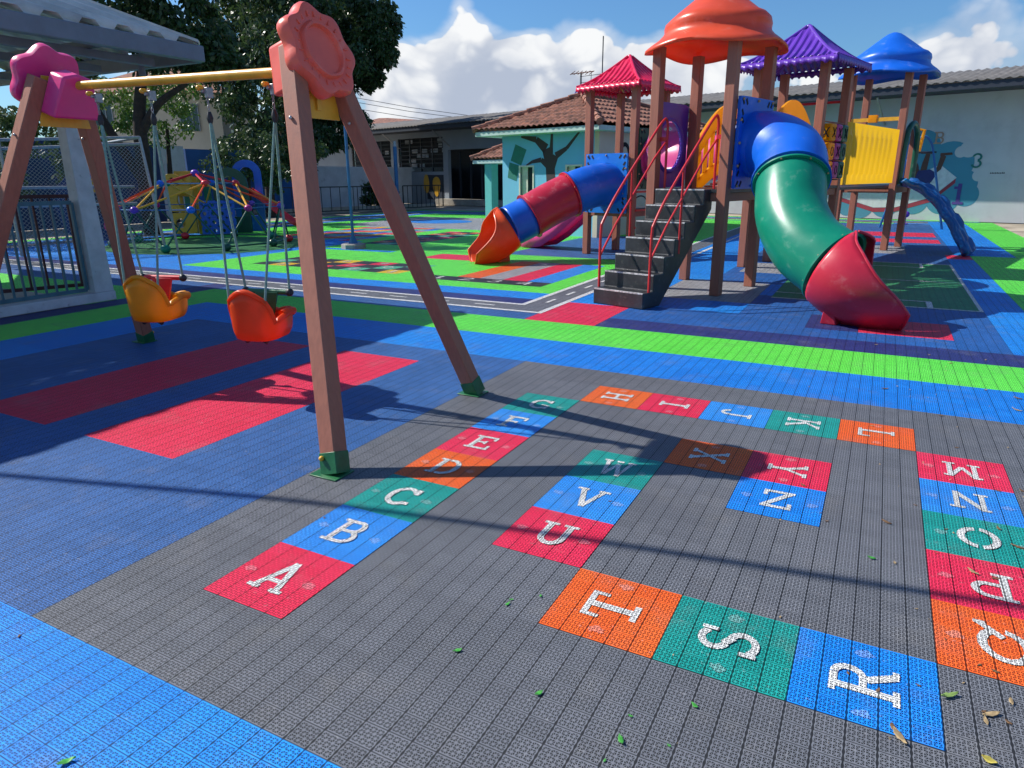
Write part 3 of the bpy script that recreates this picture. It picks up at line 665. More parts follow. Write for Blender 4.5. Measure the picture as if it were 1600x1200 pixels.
def ribroof(cx, cy, z0, W_, H, mat, label):
    m = MB(); p = .125; nx = int(W_/p)*4; ny = 12; hw0 = W_/2
    for s in range(4):
        R = Matrix.Rotation(s*pi/2, 3, 'Z'); o = len(m.v)
        for j in range(ny+1):
            t = j/ny; hw = hw0*(1-t)**1.0+.03; z = H*(t**1.32)
            for i in range(nx+1):
                x = -hw0+W_*i/nx; xc = max(-hw, min(hw, x)); ph = (x/p) % 1.0
                rib = .038 if .2 < ph < .55 else 0.0
                if abs(x) > hw-.02: rib = .02
                m.v.append(V((cx, cy, z0))+R@V((xc, -hw-.0, z+rib*(1-.3*t))))
        for j in range(ny):
            for i in range(nx):
                a = o+j*(nx+1)+i; m.f.append((a, a+1, a+nx+2, a+nx+1))
        # scalloped skirt
        o = len(m.v)
        for i in range(nx+1):
            x = -hw0-.03+(W_+.06)*i/nx; ph = (x/p) % 1.0; d = .10 if .2 < ph < .6 else .065
            m.v += [V((cx, cy, z0))+R@V((x, -hw0-.032, .02)), V((cx, cy, z0))+R@V((x, -hw0-.05, -d))]
        for i in range(nx): a = o+2*i; m.f.append((a, a+2, a+3, a+1))
    r = m.build('roof', mat, PS, solid=.012, smooth=30, label=label)
    h = MB()
    for s in range(4):
        R = Matrix.Rotation(s*pi/2, 3, 'Z'); pts_ = []
        for j in range(ny+1):
            t = j/ny; hw = hw0*(1-t)+.03; pts_.append(V((cx, cy, z0))+R@V((-hw, -hw, H*(t**1.32)+.02)))
        h.tube(pts_, .028, 8)
    h.sphere((cx, cy, z0+H+.01), .05, 10)
    h.build('ridge', mat, r)
def domeroof(cx, cy, z0, r0_, mat, label):
    prof = [(1.0, -.06), (1.0, -.02), (.94, .03), (.84, .10), (.775, .17), (.765, .22), (.775, .27), (.76, .33), (.70, .385), (.60, .45), (.47, .55), (.34, .65), (.22, .74), (.13, .80), (.05, .83), (.001, .835)]
    m = MB(); n = 64
    for k, (r, z) in enumerate(prof):
        sq = max(0, 1-k/6)
        for j in range(n):
            a = 2*pi*j/n; e = 1+sq*.07*cos(4*(a-pi/4)); zz_ = z*r0_+sq*(-.035*cos(4*(a-pi/4)))
            if 5 <= k <= 8: zz_ += .02*cos(4*a)
            m.v.append(V((cx+r0_*r*e*cos(a), cy+r0_*r*e*sin(a), z0+zz_)))
    for i in range(len(prof)-1):
        for j in range(n): a = i*n+j; b = i*n+(j+1) % n; m.f.append((a, b, b+n, a+n))
    m.build('roof', mat, PS, solid=.014, smooth=60, label=label)
domeroof(D/2, D/2, 3.45, .95, 'plastic_dome', 'orange dome roof over the nearest tower'); domeroof(D/2, 8.3+D/2, 3.85, 1.03, 'plastic_blue', 'blue dome roof over the farthest tower')
ribroof(-3.7+D/2, 3.35+D/2, 3.47, 1.52, .60, 'plastic_redroof', 'red ribbed pyramid roof'); ribroof(D/2, 3.35+D/2, 3.53, 1.64, .62, 'plastic_purple', 'purple ribbed pyramid roof')
# ---- tubes
def tubepart(P, r, mat, name='tube_section', rings=True, n=40, parent=PS, flange=.045, bolts=True):
    m = MB().tube(P, r, n, cap=False); t = m.build(name, mat, parent, solid=.012, smooth=60)
    P = [V(p) for p in P]
    if rings:
        for (p, d) in ((P[0], (P[1]-P[0]).normalized()), (P[-1], (P[-2]-P[-1]).normalized())):
            MB().tube([p+d*.0, p+d*.022], r+flange, n, cap=True).build('flange', mat, t) if False else None
            u = d.cross(V((0, 0, 1))).normalized(); w_ = d.cross(u); f = MB(); o = 0
            for rr__, off in ((r+.004, .03), (r+flange, .028), (r+flange, .004), (r+.004, .002)):
                for j in range(n): a = 2*pi*j/n; f.v.append(p+d*off+(u*cos(a)+w_*sin(a))*rr__)
            for i in range(4):
                for j in range(n): f.f.append((i*n+j, i*n+(j+1) % n, ((i+1) % 4)*n+(j+1) % n, ((i+1) % 4)*n+j))
            f.build('flange', mat, t, smooth=50)
            if bolts:
                b = MB()
                for j in range(8): a = 2*pi*(j+.5)/8; b.sphere(p+d*.03+(u*cos(a)+w_*sin(a))*(r+flange*.55), .014, 6)
                b.build('bolts', 'bolt_tan', t)
    return t
def sub(P, a, b): 
    n = len(P)-1; return P[int(a*n):int(b*n)+1]
def exitchute(P, r, mat, feet_at, nr=28, flare=.12):
    """open-topped flared end of a tube slide; walls fall away towards the end"""
    P = [V(p) for p in P]; N = len(P); m = MB(); rows = []
    for i in range(N):
        t = i/(N-1); T = (P[min(i+1, N-1)]-P[max(i-1, 0)]).normalized(); u = T.cross(V((0, 0, 1))).normalized(); w_ = u.cross(T)
        A = pi*(1-.02) if t < .02 else pi*(1-.02-.64*(t**1.0)); rr__ = r*(1+flare*sin(min(1, t*1.2)*pi*.5))
        for j in range(nr+1):
            a = -A+2*A*j/nr; m.v.append(P[i]+(u*sin(a)-w_*cos(a))*rr__+T*(.0))
    for i in range(N-1):
        for j in range(nr): a = i*(nr+1)+j; m.f.append((a, a+1, a+nr+2, a+nr+1))
    c = m.build('exit_chute', mat, PS, solid=.02, smooth=60)
    rim = []
    for i in range(N): rim.append(m.v[i*(nr+1)])
    end = [m.v[(N-1)*(nr+1)+j] for j in range(nr+1)]
    rim2 = [m.v[i*(nr+1)+nr] for i in range(N)]
    MB().tube(rim+end[1:-1]+rim2[::-1], .018, 8).build('rim', mat, c)
    ft = MB()
    for f in feet_at:
        f = V(f); ft.add([f+V((-.09, -.16, 0)), f+V((.09, -.16, 0)), f+V((.09, .16, 0)), f+V((-.09, .16, 0)), f+V((-.05, -.20, .22)), f+V((.05, -.20, .22)), f+V((.05, .20, .22)), f+V((-.05, .20, .22))],
                         [(3, 2, 1, 0), (4, 5, 6, 7), (0, 1, 5, 4), (1, 2, 6, 5), (2, 3, 7, 6), (3, 0, 4, 7)])
    ft.build('chute_feet', mat, c, bevel=.01)
    return c
def tubepanel(org, U, Wd, mat='plastic_blue', r=.43, w=1.06, h=1.22, slots=True):
    U = V(U); Z = V((0, 0, 1)); N = U.cross(Z)
    p = MB().plate_hole(w, h, r, org, U, Z, .045, n=48).build('slide_panel', mat, PS, smooth=30)
    if slots:
        org = V(org)
        for sx in (-1, 1):
            for sz in (-1, 1):
                for (a, b, an) in ((.47, .54, .6), (.36, .54, .6), (.47, .40, .6), (.455, .30, .6)):
                    c = org+U*(sx*a*w/1.06*.98)+Z*(sz*b)+N*.022; an_ = an*sx*sz
                    Rr = Matrix((U, N, Z)).transposed() @ Matrix.Rotation(an_, 3, 'Y')
                    MB().box(c, (.038, .056, .085), Rr).build('slot', 'dark_void', p)
        b = MB()
        for sx, sz in ((-.47, .57), (.47, .57), (-.47, -.57), (.47, -.57), (0, .57), (.5, 0), (-.5, 0), (0, -.57), (.5, .3), (.5, -.3), (-.5, .3), (-.5, -.3)):
            for sg in (-.01, .055): b.sphere(org+U*sx+Z*sz+N*sg, .02, 8)
        b.build('panel_bolts', 'bolt_tan', p)
    return p
# right-hand slide: blue elbow, green bend, red exit
PR = catmull([(1.20, .57, 2.10), (1.55, .52, 2.07), (1.92, .28, 1.90), (2.12, -.10, 1.60), (2.30, -.42, 1.20), (2.62, -.66, .86), (3.02, -.78, .64)], 8)
nP = len(PR)
tubepanel((1.235, .575, 2.11), (0, 1, 0), None)
tubepart(PR[0:25], .445, 'plastic_blue'); tubepart(PR[24:nP], .425, 'plastic_green', rings=True)
PE = catmull([PR[-1], PR[-1]+V((.19, -.02, -.09)), PR[-1]+V((.43, .04, -.16)), PR[-1]+V((.70, .18, -.18))], 5)
exitchute(PE, .47, 'plastic_crimson', [PE[3]-V((.02, .1, PE[3].z)), PE[7]-V((0, 0, PE[7].z))])
# left-hand slide: blue, red, blue, orange exit
PL = catmull([(-3.08, 3.26, 1.50), (-3.12, 2.95, 1.50), (-3.28, 2.5, 1.40), (-3.56, 1.97, 1.16), (-3.85, 1.45, .86), (-4.02, 1.12, .70)], 8)
nL = len(PL)
tubepanel((-3.125, 3.235, 1.53), (1, 0, 0), None, r=.42, mat='plastic_bluelt')
tubepart(PL[0:20], .43, 'plastic_blue'); tubepart(PL[19:32], .43, 'plastic_crimson'); tubepart(PL[31:nL], .41, 'plastic_blue', rings=False)
PF = catmull([PL[-1], PL[-1]+V((-.12, -.16, -.12)), PL[-1]+V((-.24, -.38, -.22)), PL[-1]+V((-.42, -.66, -.24))], 5)
exitchute(PF, .45, 'plastic_orange', [PF[4]-V((0, 0, PF[4].z)), PF[10]-V((0, 0, PF[10].z))])
# pink connecting tunnel and its green panels
tubepart([(-2.45, 3.93, 2.02), (-1.7, 3.93, 2.02), (-.9, 3.93, 2.02), (-.12, 3.93, 2.02)], .42, 'plastic_pink', 'tunnel')
p = tubepanel((-2.50, 3.925, 2.02), (0, 1, 0), None, mat='plastic_dkgreen', r=.40); tubepanel((-.10, 3.925, 2.02), (0, 1, 0), None, mat='plastic_dkgreen', r=.40)
# purple bubble panel on the left face of the nearest tower
pp = MB().plate_hole(1.04, 1.24, .37, (-.085, .575, 2.13), (0, 1, 0), (0, 0, 1), -.05, n=48).build('bubble_panel', 'plastic_purple', PS, smooth=30)
rg = MB().tube([(-.09, .575+.385*cos(2*pi*k/40), 2.13+.385*sin(2*pi*k/40)) for k in range(40)], .032, 8, closed=True); rg.build('bubble_ring', 'plastic_purple', pp)
bb_ = MB(); 
for i in range(9):
    t = i/8*pi/2; 
    for j in range(32): a = 2*pi*j/32; bb_.v.append(V((-.13-.30*sin(t), .575+.37*cos(t)*cos(a), 2.13+.37*cos(t)*sin(a))))
for i in range(8):
    for j in range(32): a = i*32+j; b = i*32+(j+1) % 32; bb_.f.append((a, b, b+32, a+32))
bb_.build('bubble', 'bubble', pp, smooth=80)
fl = MB().box2((-.075, .03, 1.49), (-.06, .06, 2.76)); 
# yellow arched bridge between the two towers
for x in (.03, 1.12):
    m = MB(); n = 22; y0, y1 = D+.06, 3.35-.06
    top = lambda y: 2.22+.60*sin(pi*(y-y0)/(y1-y0)); bot = lambda y: 1.36+.36*sin(pi*(y-y0)/(y1-y0))
    # top band, bottom band, slats
    for band in (0, 1):
        o = len(m.v)
        for i in range(n+1):
            y = y0+(y1-y0)*i/n
            a, b = (top(y), top(y)-.28) if band == 0 else (bot(y)+.22, bot(y))
            for xx in (x-.025, x+.025): m.v += [V((xx, y, a)), V((xx, y, b))]
        for i in range(n):
            a = o+i*4
            m.f += [(a, a+1, a+5, a+4), (a+2, a+6, a+7, a+3), (a, a+4, a+6, a+2), (a+1, a+3, a+7, a+5)]
        m.f += [(o, o+2, o+3, o+1), (o+n*4, o+n*4+1, o+n*4+3, o+n*4+2)]
    ns = 10
    for i in range(ns):
        y = y0+(y1-y0)*(i+.5)/ns; m.box2((x-.014, y-.058, bot(y)+.20), (x+.014, y+.058, top(y)-.26))
    m.build('bridge_rail', 'plastic_yellow', PS, bevel=.006)
bd = MB(); 
for i in range(12):
    y = 1.21+2.08*i/11.0*.99; zz = 1.44+.16*sin(pi*i/11); bd.box2((.06, y-.08, zz-.03), (1.09, y+.08, zz))
bd.build('bridge_deck', 'post_brown', PS, bevel=.004)
MB().box2((-.02, 1.2, 1.26), (.0, 3.3, 1.36)).build('bridge_beam', 'post_brown', PS)
# noughts-and-crosses panel on the right face of the purple tower
for j, (c, y) in enumerate((('plastic_yellow', 3.62), ('plastic_magenta', 3.92), ('plastic_dkgreen', 4.22))):
    for k in range(3):
        b = MB().box2((1.10, y-.135, 1.62+k*.31), (1.32, y+.135, 1.62+k*.31+.29)).build('game_block', c, PS, bevel=.03)
        if (j+k) % 2 == 0 or k == 2:
            xm = MB(); 
            for sg in (-1, 1): xm.beam((1.324, y-.07, 1.62+k*.31+.145-sg*.08), (1.324, y+.07, 1.62+k*.31+.145+sg*.08), .02, .006+.001*sg, side=(1, 0, 0))
            for sg in (-1, 1): xm.beam((1.18-.0, y-.139, 1.62+k*.31+.145-sg*.08) if sg > 0 else (1.18, y-.1385, 1.62+k*.31+.225), (1.28, y-.139, 1.62+k*.31+.145+sg*.08) if sg > 0 else (1.28, y-.1385, 1.62+k*.31+.065), .006, .02, side=(0, 1, 0))
            xm.build('cross_mark', 'metal_dark', b)
        else:
            MB().tube([(1.23+.055*cos(a*pi/8), y-.138, 1.62+k*.31+.145+.07*sin(a*pi/8)) for a in range(16)], .009, 6, closed=True).tube([(1.322, y+.055*cos(a*pi/8), 1.62+k*.31+.145+.07*sin(a*pi/8)) for a in range(16)], .009, 6, closed=True).build('nought_mark', 'metal_dark', b)
for z in (1.60, 1.915, 2.225, 2.56): MB().tube([(1.2, 3.42, z), (1.2, 4.42, z)], .012, 6).build('game_rod', 'post_brown' if z > 2.5 else 'metal_dark', PS)
# ribbed yellow side panel between purple and blue towers
for x in (1.15,):
    m = MB(); y0, y1 = 4.62, 8.18; n = 140; z0_, z1_ = 1.50, 2.62; o = 0
    for i in range(n+1):
        f = i/n; y = y0+(y1-y0)*f; wv = .035*max(0, sin(f*pi*22)) if .09 < f < .91 else 0
        topz = z1_-.0
        for z, ww in ((z0_, 0), (z0_+.16, 0), (z0_+.20, wv), (z1_-.24, wv), (z1_-.20, 0), (topz, 0)): m.v.append(V((x+ww, y, z)))
    for i in range(n):
        for j in range(5): a = i*6+j; m.f.append((a, a+6, a+7, a+1))
    m.build('ribbed_panel', 'plastic_yellow', PS, smooth=45)
MB().box2((.06, 4.6, 1.40), (1.09, 8.2, 1.45)).build('long_deck', 'step_black', PS); 
MB().tube([(0.0, 4.5, 2.95), (1.15, 4.5, 2.95)], .025, 8).build('grab_bar', 'rail_red', PS)
MB().box2((.07, 8.26, 2.82), (1.08, 8.34, 2.90)).build('cross_beam', 'metal_yellow', PS); MB().box2((.45, 8.24, 2.80), (.62, 8.36, 2.96)).build('beam_clip', 'plastic_yellow', PS)
# green arch entrance and blue curved climber on the farthest tower
MB().tube(catmull([(1.24, 8.38, 1.46), (1.24, 8.38, 2.2), (1.24, 8.5, 2.6), (1.24, 8.87, 2.78), (1.24, 9.25, 2.6), (1.24, 9.38, 2.2), (1.24, 9.38, 1.46)], 6), .065, 12).build('arch', 'plastic_dkgreen', PS)
MB().box2((-.06, 8.42, 1.5), (-.02, 9.33, 2.4)).build('side_panel', 'plastic_blue', PS); MB().box2((.1, 9.42, 1.5), (1.05, 9.46, 2.45)).build('back_panel', 'plastic_blue', PS)
cm = MB(); nx_, ny_ = 26, 14
for i in range(nx_+1):
    t = i/nx_; ax = 1.27+1.55*t**.93; az = 1.46*(1-t**1.75)
    for j in range(ny_+1):
        s_ = j/ny_; y = 7.85+.90*s_+.45*(1-t); bx = .045 if ((i//3+j//3) % 2 == 0) else 0
        edge = .06*(abs(2*s_-1)**6)
        cm.v.append(V((ax+bx*sin(t*pi/2)*.6, y, az+bx+edge)))
for i in range(nx_):
    for j in range(ny_): a = i*(ny_+1)+j; cm.f.append((a, a+1, a+ny_+2, a+ny_+1))
mk('climber_blue', (.008, .085, .30), .4, .15, 3, .1, 60, dirt=((.01, .30, .72, 1), 4.5, .50, .9))
cm.build('curved_climber', 'climber_blue', PS, solid=.10, smooth=50)
# pink open slide on the left tower
ps = MB(); rows = [(-3.78, 1.06), (-4.05, 1.0), (-4.4, .74), (-4.8, .44), (-5.2, .22), (-5.55, .14), (-5.8, .13)]
for x, z in rows:
    for (dy, dz) in ((-.31, .20), (-.30, .02), (-.22, -.03), (0, -.04), (.22, -.03), (.30, .02), (.31, .20)): ps.v.append(V((x, 3.80+dy, z+dz)))
for i in range(len(rows)-1):
    for j in range(6): a = i*7+j; ps.f.append((a, a+1, a+8, a+7))
o = len(ps.v)
for x, z in rows:
    for sg in (-1, 1): ps.v += [V((x, 3.80+sg*.315, z+.22)), V((x, 3.80+sg*.315, max(0.01, z-.16)))]
for i in range(len(rows)-1):
    for sg in (0, 1): a = o+i*4+sg*2; ps.f.append((a, a+1, a+5, a+4))
sl = ps.build('open_slide', 'plastic_pink', PS, solid=.03, smooth=60)
MB().box2((-5.75, 3.55, 0), (-5.55, 4.05, .12)).build('slide_foot', 'plastic_pink', sl, bevel=.01)
# small ladder on the right of the left tower
ld = MB()
for z in (.30, .62, .98, 1.36): ld.box2((-2.50, 3.38, z-.02), (-2.46, 4.48, z+.02))
ld.build('ladder_rungs', 'rail_red', PS)
# black moulded steps
x0_, x1_ = .18, .98; st = MB(); NS = 7; rise = 1.50/NS; tr = .245; ystart = 0.02-NS*tr+.0
pr_ = [(ystart, 0)]
for k in range(NS): pr_ += [(ystart+k*tr, (k+1)*rise), (ystart+(k+1)*tr, (k+1)*rise)]
und = [(ystart+NS*tr, 1.50-.28), (ystart+.42, 0)]
prof2 = pr_+und
# build as extrusion, side cheeks inset
st.prism(prof2, (x1_, 0, 0), (0, 1, 0), (0, 0, 1), -(x1_-x0_))
so_ = st.build('steps', 'step_black', PS, bevel=.014, smooth=0)
mk('step_worn_glint', (.55, .55, .55), .5, .5, 30, .3, 60)  # pale strips: worn tread edges plus the nosing highlight put into the colour
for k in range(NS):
    MB().box2((x0_+.012, ystart+k*tr-.002, (k+1)*rise-.016), (x1_-.012, ystart+k*tr+.020, (k+1)*rise+.002)).build('tread_edge', 'step_worn_glint', so_)
grp = MB()
for k in range(NS-1):
    for q_ in range(3):
        yy = ystart+k*tr+.05+.06*q_; grp.box2((x0_+.05, yy, (k+1)*rise+.0005), (x1_-.05, yy+.022, (k+1)*rise+.006))
grp.build('tread_grip', 'step_black', so_)
MB().box2((x0_+.03, ystart+NS*tr-.245-.006, 1.50+.0), (x0_+.03, 0, 1.5)) 
for x in (x0_-.0, x1_+.0):
    yb = ystart+.13; zb = rise; sl_ = rise/tr
    def P_(y, dz): return V((x, y, (y-ystart)*sl_+dz))
    yt = .0
    rail = catmull([(x, yb, zb), (x, yb, zb+.5), (x, yb+.01, zb+.78), (x, yb+.06, zb+.90), P_(yb+.4, 1.03), P_(-.30, 1.06), (x, -.07, 2.46), (x, .00, 2.46), (x, .035, 2.36), (x, .035, 2.1), (x, .035, 1.5)], 6)
    h = MB().tube(rail, .0185, 10).build('handrail', 'rail_red', PS)
    MB().tube([(x, yb, zb+.42), P_(yb+.35, .66)+V((0, 0, -.04)), P_(-.3, .70), (x, .03, 2.18)], .0145, 8).build('lower_rail', 'rail_red', h)
    ym = ystart+3.45*tr; MB().tube([(x, ym, (ym-ystart)*sl_+1.02), (x, ym, .66)], .0165, 8).build('rail_post', 'rail_red', h)
    MB().box2((min(x, x+(.2 if x > .5 else -.2)), .015, 2.17), (max(x, x+(.2 if x > .5 else -.2)), .027, 2.23)).build('rail_bracket', 'rail_red', h)

# ------------------------------------------------------------------ climbing dome
DC = V((-13.45, 10.95, 0))
cdm = thing('climbing_dome', 'low geodesic climbing dome of coloured bars on round joints', 'climbing dome', tuple(DC))
def ringp(n, r, z, ph): return [V((DC.x+r*cos(2*pi*k/n+ph), DC.y+r*sin(2*pi*k/n+ph), z)) for k in range(n)]
bot_ = ringp(10, 2.15, .10, .18); mid_ = ringp(10, 2.12, .98, .18+pi/10); upr = ringp(5, .95, 1.56, .18+pi/10+.30); apx = V((DC.x, DC.y, 1.81))
def bar(a, b, r, mat): MB().tube([a, b], r, 6).build('bar', mat, cdm, True)
for k in range(10):
    bar(bot_[k], bot_[(k+1) % 10], .022, 'plastic_dkgreen'); bar(mid_[k], mid_[(k+1) % 10], .014, 'metal_blue')
    bar(bot_[k], mid_[k], .022, 'plastic_dkgreen'); bar(bot_[(k+1) % 10], mid_[k], .022, 'plastic_dkgreen')
for k in range(5):
    bar(upr[k], upr[(k+1) % 5], .014, 'metal_blue'); bar(upr[k], apx, .026, 'plastic_red')
    m2 = 2*k
    bar(upr[k], mid_[m2], .024, 'plastic_orange'); bar(upr[k], mid_[(m2+1) % 10], .024, 'metal_yellow'); bar(upr[k], mid_[(m2-1) % 10], .024, 'plastic_orange' if k % 2 else 'metal_yellow')
def node(p, r, mat): MB().sphere(p, r, 10, (1, 1, .85)).build('joint_ball', mat, cdm, True)
for k, p in enumerate(bot_): node(p, .12, ('plastic_dkgreen', 'plastic_red', 'plastic_green')[k % 3])
for k, p in enumerate(mid_): node(p, .10, ('plastic_purple', 'plastic_red', 'plastic_purple', 'plastic_blue', 'plastic_magenta')[k % 5])
for k, p in enumerate(upr): node(p, .10, ('plastic_red', 'plastic_blue', 'plastic_green', 'plastic_blue', 'plastic_red')[k])
node(apx, .11, 'plastic_purple')

# ------------------------------------------------------------------ little painted house
HR = radians(-15); HC = V((-4.914, 17.17, 0)); ex = V((cos(HR), sin(HR), 0)); ey = V((-sin(HR), cos(HR), 0)); EZ = V((0, 0, 1))
ho = thing('tiled_house', 'small light blue playhouse building with clay tile roof and painted tree mural', 'house', tuple(HC), HR)
hw_, hl = 3.5, 6.0   # local: x from -hw_ to 0, y from 0 to hl
wall = MB()
def wallrect(mb, p0, U, length, h, th, holes):
    """wall with rectangular openings, built of butted boxes in local space; holes: (a0,a1,z0,z1) sorted"""
    U = V(U); N = V((-U.y, U.x, 0)); p0 = V(p0)
    def bx(a0, a1, z0, z1):
        if a1-a0 < 1e-4 or z1-z0 < 1e-4: return
        c = p0+U*((a0+a1)/2)+N*(th/2)+EZ*((z0+z1)/2)
        R = Matrix((U, N, EZ)).transposed(); mb.box(c, (a1-a0, th, z1-z0), R)
    a = 0
    for (a0, a1, z0, z1) in holes:
        bx(a, a0, 0, h); bx(a0, a1, 0, z0); bx(a0, a1, z1, h); a = a1
    bx(a, length, 0, h)
wallrect(wall, (-hw_, 0, 0), (1, 0, 0), hw_, 2.9, .15, [(.75, 1.25, .95, 1.95), (2.55, 3.05, .95, 1.95)])
wallrect(wall, (-hw_, hl, 0), (0, -1, 0), hl, 2.9, .15, []) if False else wall.box2((-hw_, .15, 0), (-hw_+.15, hl, 2.9))
wall.build('wall', 'house_blue', ho, smooth=0)
MB().box2((-.15, .0, 0), (.0, hl, 2.9)).box2((-hw_, hl, 0), (0, hl+.15, 2.9)).build('wall', 'house_cream', ho, smooth=0, label='cream painted side wall') if False else None
MB().box2((.001, .0, 0), (.16, hl, 2.9)).build('wall', 'house_cream', ho, smooth=0, label='cream painted side wall')
MB().box2((-hw_+.15, hl-.15, 0), (0, hl, 2.9)).build('wall', 'house_blue', ho, smooth=0)
for a0 in (.75, 2.55):
    x = -hw_+a0; f = MB().box2((x-.05, -.02, .90), (x, .10, 2.0)).box2((x+.5, -.02, .90), (x+.55, .10, 2.0)).box2((x, -.02, 1.95), (x+.5, .10, 2.0)).box2((x, -.02, .90), (x+.5, .10, .95))
    f.box2((x+.02, .06, .95), (x+.24, .08, 1.95)); w_ = f.build('window', 'window_frame', ho, smooth=0); MB().box2((x, .11, .95), (x+.5, .12, 1.95)).build('pane', 'glass_dark', w_)
# hip roof with pantiles
def tileroof(x0, x1, y0, y1, z0, zr, parent, nrm='tile_roof', name='roof'):
    """hip roof over the rectangle; tiles as real corrugation"""
    m = MB(); cx, cy = (x0+x1)/2, (y0+y1)/2; half = min(x1-x0, y1-y0)/2; H = zr-z0
    rl = ((x1-x0)/2-half, (y1-y0)/2-half)  # ridge half lengths
    for (U, N_, Lh, Dh) in ((V((1, 0, 0)), V((0, -1, 0)), (x1-x0)/2, (y1-y0)/2), (V((0, 1, 0)), V((1, 0, 0)), (y1-y0)/2, (x1-x0)/2), (V((-1, 0, 0)), V((0, 1, 0)), (x1-x0)/2, (y1-y0)/2), (V((0, -1, 0)), V((-1, 0, 0)), (y1-y0)/2, (x1-x0)/2)):
        p = .21; n = int(2*Lh/p)*6; rows_ = int(Dh/.36); o = len(m.v); nr = 0; rowsz = []
        for r in range(rows_):
            rowsz += [(r/rows_, .045), ((r+1)/rows_-.001, .0)]
        for (t, lift) in rowsz:
            hwx = Lh-half*t if True else 0; hwx = Lh - (Lh-max(0, Lh-half))*t
            for i in range(n+1):
                x = -Lh+2*Lh*i/n; xc = max(-hwx, min(hwx, x)); cor = .05*abs(sin(pi*x/p))
                m.v.append(V((cx, cy, 0))+U*xc+N_*(Dh*(1-t) if abs(Dh-half) < 1e-6 else Dh-half*t*1.0)+V((0, 0, z0+H*t+cor+lift)))
        for r in range(len(rowsz)-1):
            for i in range(n): a = o+r*(n+1)+i; m.f.append((a, a+1, a+n+2, a+n+1))
    r_ = m.build(name, nrm, parent, smooth=0)
    rd = MB(); ra = V((cx-rl[0], cy-rl[1], zr+.08)); rb_ = V((cx+rl[0], cy+rl[1], zr+.08))
    cs = [V((x0, y0, z0+.06)), V((x1, y0, z0+.06)), V((x1, y1, z0+.06)), V((x0, y1, z0+.06))]
    pairs = [(cs[0], ra), (cs[1], rb_ if rl[0] > rl[1] else ra), (cs[2], rb_), (cs[3], ra if rl[0] > rl[1] else rb_), (ra, rb_)]
    for a, b in pairs:
        n = max(1, int((b-a).length/.42))
        for k in range(n):
            p_, q_ = a.lerp(b, k/n), a.lerp(b, (k+1)/n); rd.tube([p_, q_], .09, 8, rad=[.105, .075])
    rd.build('ridge_tiles', nrm, r_)
    MB().box2((x0+.06, y0+.06, z0-.14), (x1-.06, y1-.06, z0-.01)).build('fascia', 'fascia_mint', parent, bevel=.01)
    return r_
tileroof(-hw_-.75, .55, -.55, hl+.5, 3.0, 4.0, ho)
# porch on the left
tileroof(-8.35, -hw_-.02, 3.3, 7.0, 2.30, 3.25, ho, name='porch_roof')
MB().box2((-7.92, 3.65, 0), (-7.55, 4.02, 2.16)).build('porch_post', 'post_teal', ho, bevel=.01)
MB().box2((-7.92, 6.3, 0), (-7.55, 6.65, 2.16)).build('porch_post', 'post_teal', ho, bevel=.01)
# murals (flat paint, 3 mm proud)
def paint(outline, x0, z0, y=-.004, th=.003):
    return MB().prism([(x0+a, z0+b) for a, b in outline], (0, y, 0), (1, 0, 0), (0, 0, 1), th)
tp = MB()
def strip(mb, P, Wd, mapf, off=0):
    for i in range(len(P)-1):
        a, b = V(P[i]), V(P[i+1]); d = (b-a).normalized(); n = V((-d.y, d.x)); w0, w1 = Wd[i]/2, Wd[i+1]/2
        mb.add([mapf(*(a+n*w0), off), mapf(*(b+n*w1), off), mapf(*(b-n*w1), off), mapf(*(a-n*w0), off)], [(0, 1, 2, 3)])
def hm(x, z, off): return V((x, -.004-off, z))
T0 = -1.52
strip(tp, [(T0, 0), (T0, .8), (T0-.02, 1.5), (T0-.06, 2.0), (T0-.22, 2.45), (T0-.6, 2.72), (T0-1.2, 2.82)], [.46, .36, .34, .34, .30, .18, .05], hm)
strip(tp, [(T0-.04, 1.9), (T0+.15, 2.25), (T0+.55, 2.45), (T0+1.0, 2.88)], [.3, .2, .11, .06], hm, .001)
strip(tp, [(T0-.05, 2.1), (T0-.02, 2.5), (T0+.0, 2.88)], [.2, .12, .08], hm, .002)
strip(tp, [(T0-.1, 1.95), (T0-.4, 2.15), (T0-.75, 2.1), (T0-1.0, 2.0)], [.2, .14, .09, .03], hm, .003)
tp.build('tree_mural', 'mural_brown', ho, smooth=0)
MB().add([hm(-3.15, 2.15, .002), hm(-2.72, 2.0, .002), hm(-2.5, 2.45, .002), hm(-2.95, 2.62, .002)], [(0, 1, 2, 3)]).add([hm(-3.28, 1.65, .003), hm(-2.92, 1.55, .003), hm(-2.78, 2.0, .003), hm(-3.2, 2.1, .003)], [(0, 1, 2, 3)]).build('book_mural', 'mural_green', ho, smooth=0)
bk = MB(); 
for (x, z, w_, h_) in ((-.55, 1.55, .45, .3), (-.42, 1.1, .3, .2)): bk.add([hm(x, z, .002), hm(x+w_, z-.08, .002), hm(x+w_+.08, z+h_-.1, .002), hm(x+.08, z+h_, .002)], [(0, 1, 2, 3)])
bk.build('bag_mural', 'mural_black', ho, smooth=0)
ol = MB(); 
def hr(a, z, off=0): return V((.164+off, a, z))
def ring_m(mb, cy, cz, ry, rz, w, a0=0, a1=360, off=0, n=18):
    for k in range(n):
        A = [radians(a0+(a1-a0)*(k+q_)/n) for q_ in (0, 1)]
        mb.add([hr(cy+(ry+sg*w)*cos(a), cz+(rz+sg*w)*sin(a), off) for a, sg in ((A[0], 1), (A[1], 1), (A[1], -1), (A[0], -1))], [(0, 1, 2, 3)])
ring_m(ol, 1.25, 2.25, .22, .30, .06, -20, 200); ring_m(ol, 2.3, 2.35, .16, .2, .03, -40, 220); ring_m(ol, 1.75, 2.0, .3, .12, .03, 200, 300)
